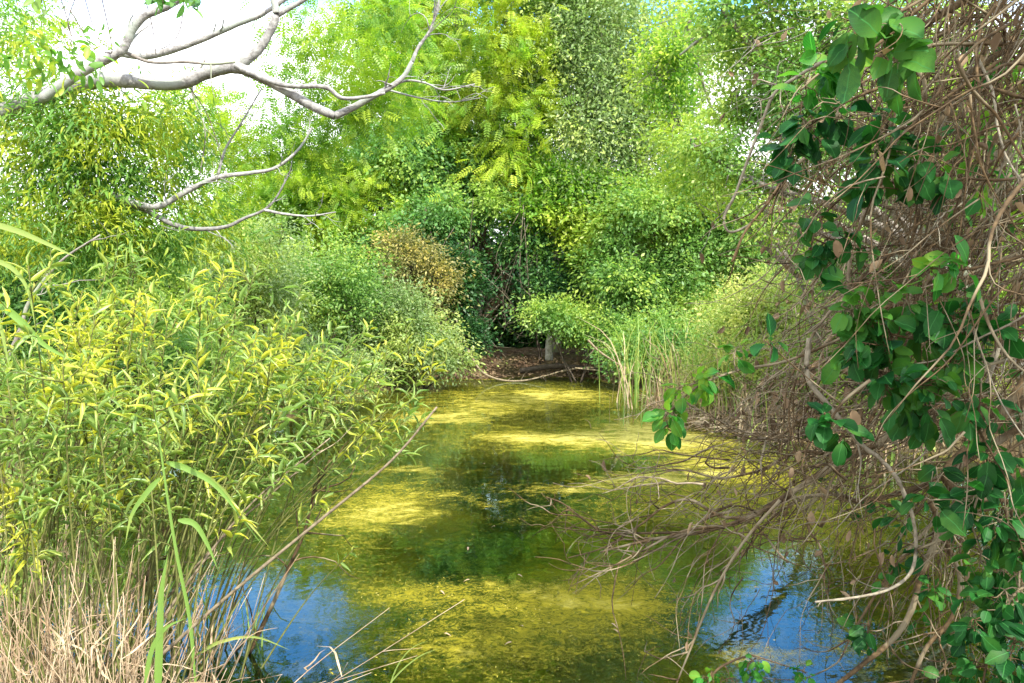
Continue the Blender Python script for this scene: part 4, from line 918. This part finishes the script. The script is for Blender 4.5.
for lb, px, py, Y, sz in [('yellow leaf beside the round-leaf spray', 838, 52, 2.9, .08), ('orange-brown leaf hanging under the bluish leaves', 835, 240, 3.1, .07), ('large withered brown leaf below the dark leaf cluster', 852, 410, 3.0, .08)]:
    b = P(px, py, Y); g = Geo(); leaves(g, np.zeros((1, 3)), np.array([[.3, -.1, -1.]]), np.array([[.1, -1, .3]]), sz, .6, TOVAL, rnd=np.array([.9]))
    o = g.build('withered_leaf', M['olive'] if 'yellow' in lb else M['dead']); o.location = tuple(b); o['label'] = lb; o['category'] = 'leaf'

# dense shade tree to the right of the frame, then a canopy added out of view over the tangle
plant('shade_tree', 'leafy tree standing right beside the tangle, mostly beyond the right edge', 'tree', (6.8, 5.0, .3),
      [(1290, 60, 130, 110, 0), (1290, -150, 150, 130, -.5), (1200, -220, 120, 90, 0), (1180, 400, 60, 150, .3), (1330, 300, 120, 160, 0)], 5.0, 'broad', TQ, .11, .55, 700, 30, 'brown', .14, spread=.35)

root2 = thing('shade_tree', 'added leafy canopy out of view above the brown tangle, there to shade it', 'tree', (6.4, 2.2, .4))  # unseen canopy added to keep the sun off the tangle
g = Geo(); cc = [((x, y, z), (.8, .8, .3)) for x, y, z in [(3.0, 1.6, 4.6), (4.2, 1.4, 4.7), (3.2, 2.9, 4.6), (4.4, 2.9, 4.7), (2.4, 3.4, 4.6), (4.2, 4.2, 4.7), (5.2, 2.2, 4.8), (5.2, 3.6, 4.8)]]
crown(g, cc, TQ, .10, .55, 560, 28, .25, .6, .8, .1, .2, shoots=0); V_ = g.V
g.build('crown', M['broad'], root2, smooth=False)
g = Geo(); tube(g, [(6.4, 2.2, 0), (6.3, 2.2, 2.0), (5.6, 2.3, 4.1)], .15, .09, 9, 16, .05)
for c, r in cc: tube(g, [(5.6, 2.3, 4.1), (np.array(c) + (5.6, 2.3, 4.1)) / 2 + [0, 0, .15], c], .05, .015, 6, 10)
g.build('trunk', M['greybark'], root2)

# ------------------------------------------------------------------ floating bits on the water
g = Geo(); n = 90000
xx, yy = rng.uniform(-4, 7, n), 3.5 + 15 * rng.random(n) ** 1.6; den = blobs(xx, yy, MOSS) + blobs(xx, yy, SCUM) * .6 + .12 * np.sin(xx * 5 + yy * 3) * np.sin(yy * 7 - xx * 2)
k = (shore(xx, yy) > .1) & (rng.random(n) < (den * .6 + .03).clip(0, 1)); xx, yy = xx[k], yy[k]; n = len(xx)
leaves(g, np.stack([xx, yy, .003 + .014 * rng.random(n)], -1), rng.normal(size=(n, 3)) * [1, 1, .25], np.tile([0, 0, 1.], (n, 1)) + rng.normal(size=(n, 3)) * .35, .008 + .02 * rng.random(n) ** 3, .35, TQ)
g.build('floating_specks', M['algae'], None, kind='stuff')
for k, (px, py, lb) in enumerate([(495, 528, 'pale floating leaf in the dark middle of the pond'), (468, 549, 'floating leaf just left of the dark patch centre'), (470, 582, 'pale floating leaf at the lower edge of the dark patch'), (440, 593, 'small floating leaf left above the bright algae'), (517, 577, 'floating leaf right of the dark patch'),
      (611, 626, 'pale leaf floating right of the bright algae'), (613, 632, 'leaf floating just under its pale neighbour'), (523, 629, 'leaf floating on the bright algae'), (485, 465, 'tiny leaf on the green band of water'), (444, 636, 'small leaf at the lower left of the algae'), (512, 645, 'small leaf low in the middle of the algae'), (755, 590, 'leaf floating in the blue reflection')]):
    x, y = wxy(px, py); g = Geo(); leaves(g, np.array([[0, 0, 0.]]), rng.normal(size=(1, 3)) * [1, .4, .05], np.array([[.1, 0, 1.]]), .05, .35, TLANCE, rnd=np.array([.9]))
    o = g.build('floating_leaf', M['dryreed']); o.location = (x, y, .018); o['label'] = lb; o['category'] = 'leaf'; o['group'] = 'leaves floating on the pond'

# ------------------------------------------------------------------ light, sky, camera
sc = bpy.context.scene
sun_dir = norm(np.array([.36, -.58, .80]))      # towards the sun
el = math.asin(sun_dir[2]); az = math.atan2(sun_dir[0], sun_dir[1])
w = bpy.data.worlds.new('World'); sc.world = w; w.use_nodes = True
nt = w.node_tree; nt.nodes.clear(); ns = nt.nodes; L = nt.links
sky = ns.new('ShaderNodeTexSky'); sky.sky_type = 'NISHITA'; sky.sun_disc = False; sky.sun_elevation = el; sky.sun_rotation = az
tc = ns.new('ShaderNodeTexCoord')
sx = ns.new('ShaderNodeSeparateXYZ'); L.new(tc.outputs['Generated'], sx.inputs[0])
nz = noise(nt, 2.6, 6, tc.outputs['Generated'], .3, .6)
low = ramp(nt, sx.outputs[2], .33, .20)
ad = ns.new('ShaderNodeMath'); ad.operation = 'MULTIPLY_ADD'; L.new(low, ad.inputs[0]); ad.inputs[1].default_value = .5; L.new(nz, ad.inputs[2])
back = ramp(nt, sx.outputs[1], .78, .45)  # extra cloud out of view behind the camera, added as white fill
ad2 = ns.new('ShaderNodeMath'); ad2.operation = 'MULTIPLY_ADD'; L.new(back, ad2.inputs[0]); ad2.inputs[1].default_value = .20; L.new(ad.outputs[0], ad2.inputs[2])
cm = ramp(nt, ad2.outputs[0], .53, .72)
blue = mixc(nt, 1.0, sky.outputs[0], (1.0, 2.0, 2.7), 'MULTIPLY')
col = mixc(nt, cm, blue, (11, 11, 11.4))
bg = ns.new('ShaderNodeBackground'); bg.inputs[1].default_value = .14; L.new(col, bg.inputs[0])
wo = ns.new('ShaderNodeOutputWorld'); L.new(bg.outputs[0], wo.inputs[0])

from mathutils import Vector
sl = bpy.data.lights.new('sun', 'SUN'); sl.energy = 4.6; sl.angle = math.radians(.6); sl.color = (1, .95, .86)
so = bpy.data.objects.new('sun', sl); C.objects.link(so)
so.rotation_euler = Vector(tuple(sun_dir)).to_track_quat('Z', 'Y').to_euler(); so.location = (6, -6, 14)

cam = bpy.data.cameras.new('camera'); cam.sensor_width = 36; cam.lens = F / W * 36; cam.clip_start = .05; cam.clip_end = 2000
co = bpy.data.objects.new('camera', cam); C.objects.link(co)
co.location = (0, 0, CAMZ); co.rotation_euler = (PI / 2 - TH, 0, 0); sc.camera = co

sc.view_settings.view_transform = 'Standard'; sc.view_settings.look = 'None'; sc.view_settings.gamma = 1; sc.view_settings.exposure = 1.12
sc.cycles.max_bounces = 8; sc.cycles.diffuse_bounces = 4; sc.cycles.glossy_bounces = 2; sc.cycles.transmission_bounces = 4; sc.cycles.transparent_max_bounces = 6
sc.cycles.use_denoising = True; sc.cycles.sample_clamp_indirect = 6
sc.cycles.caustics_reflective = False; sc.cycles.caustics_refractive = False
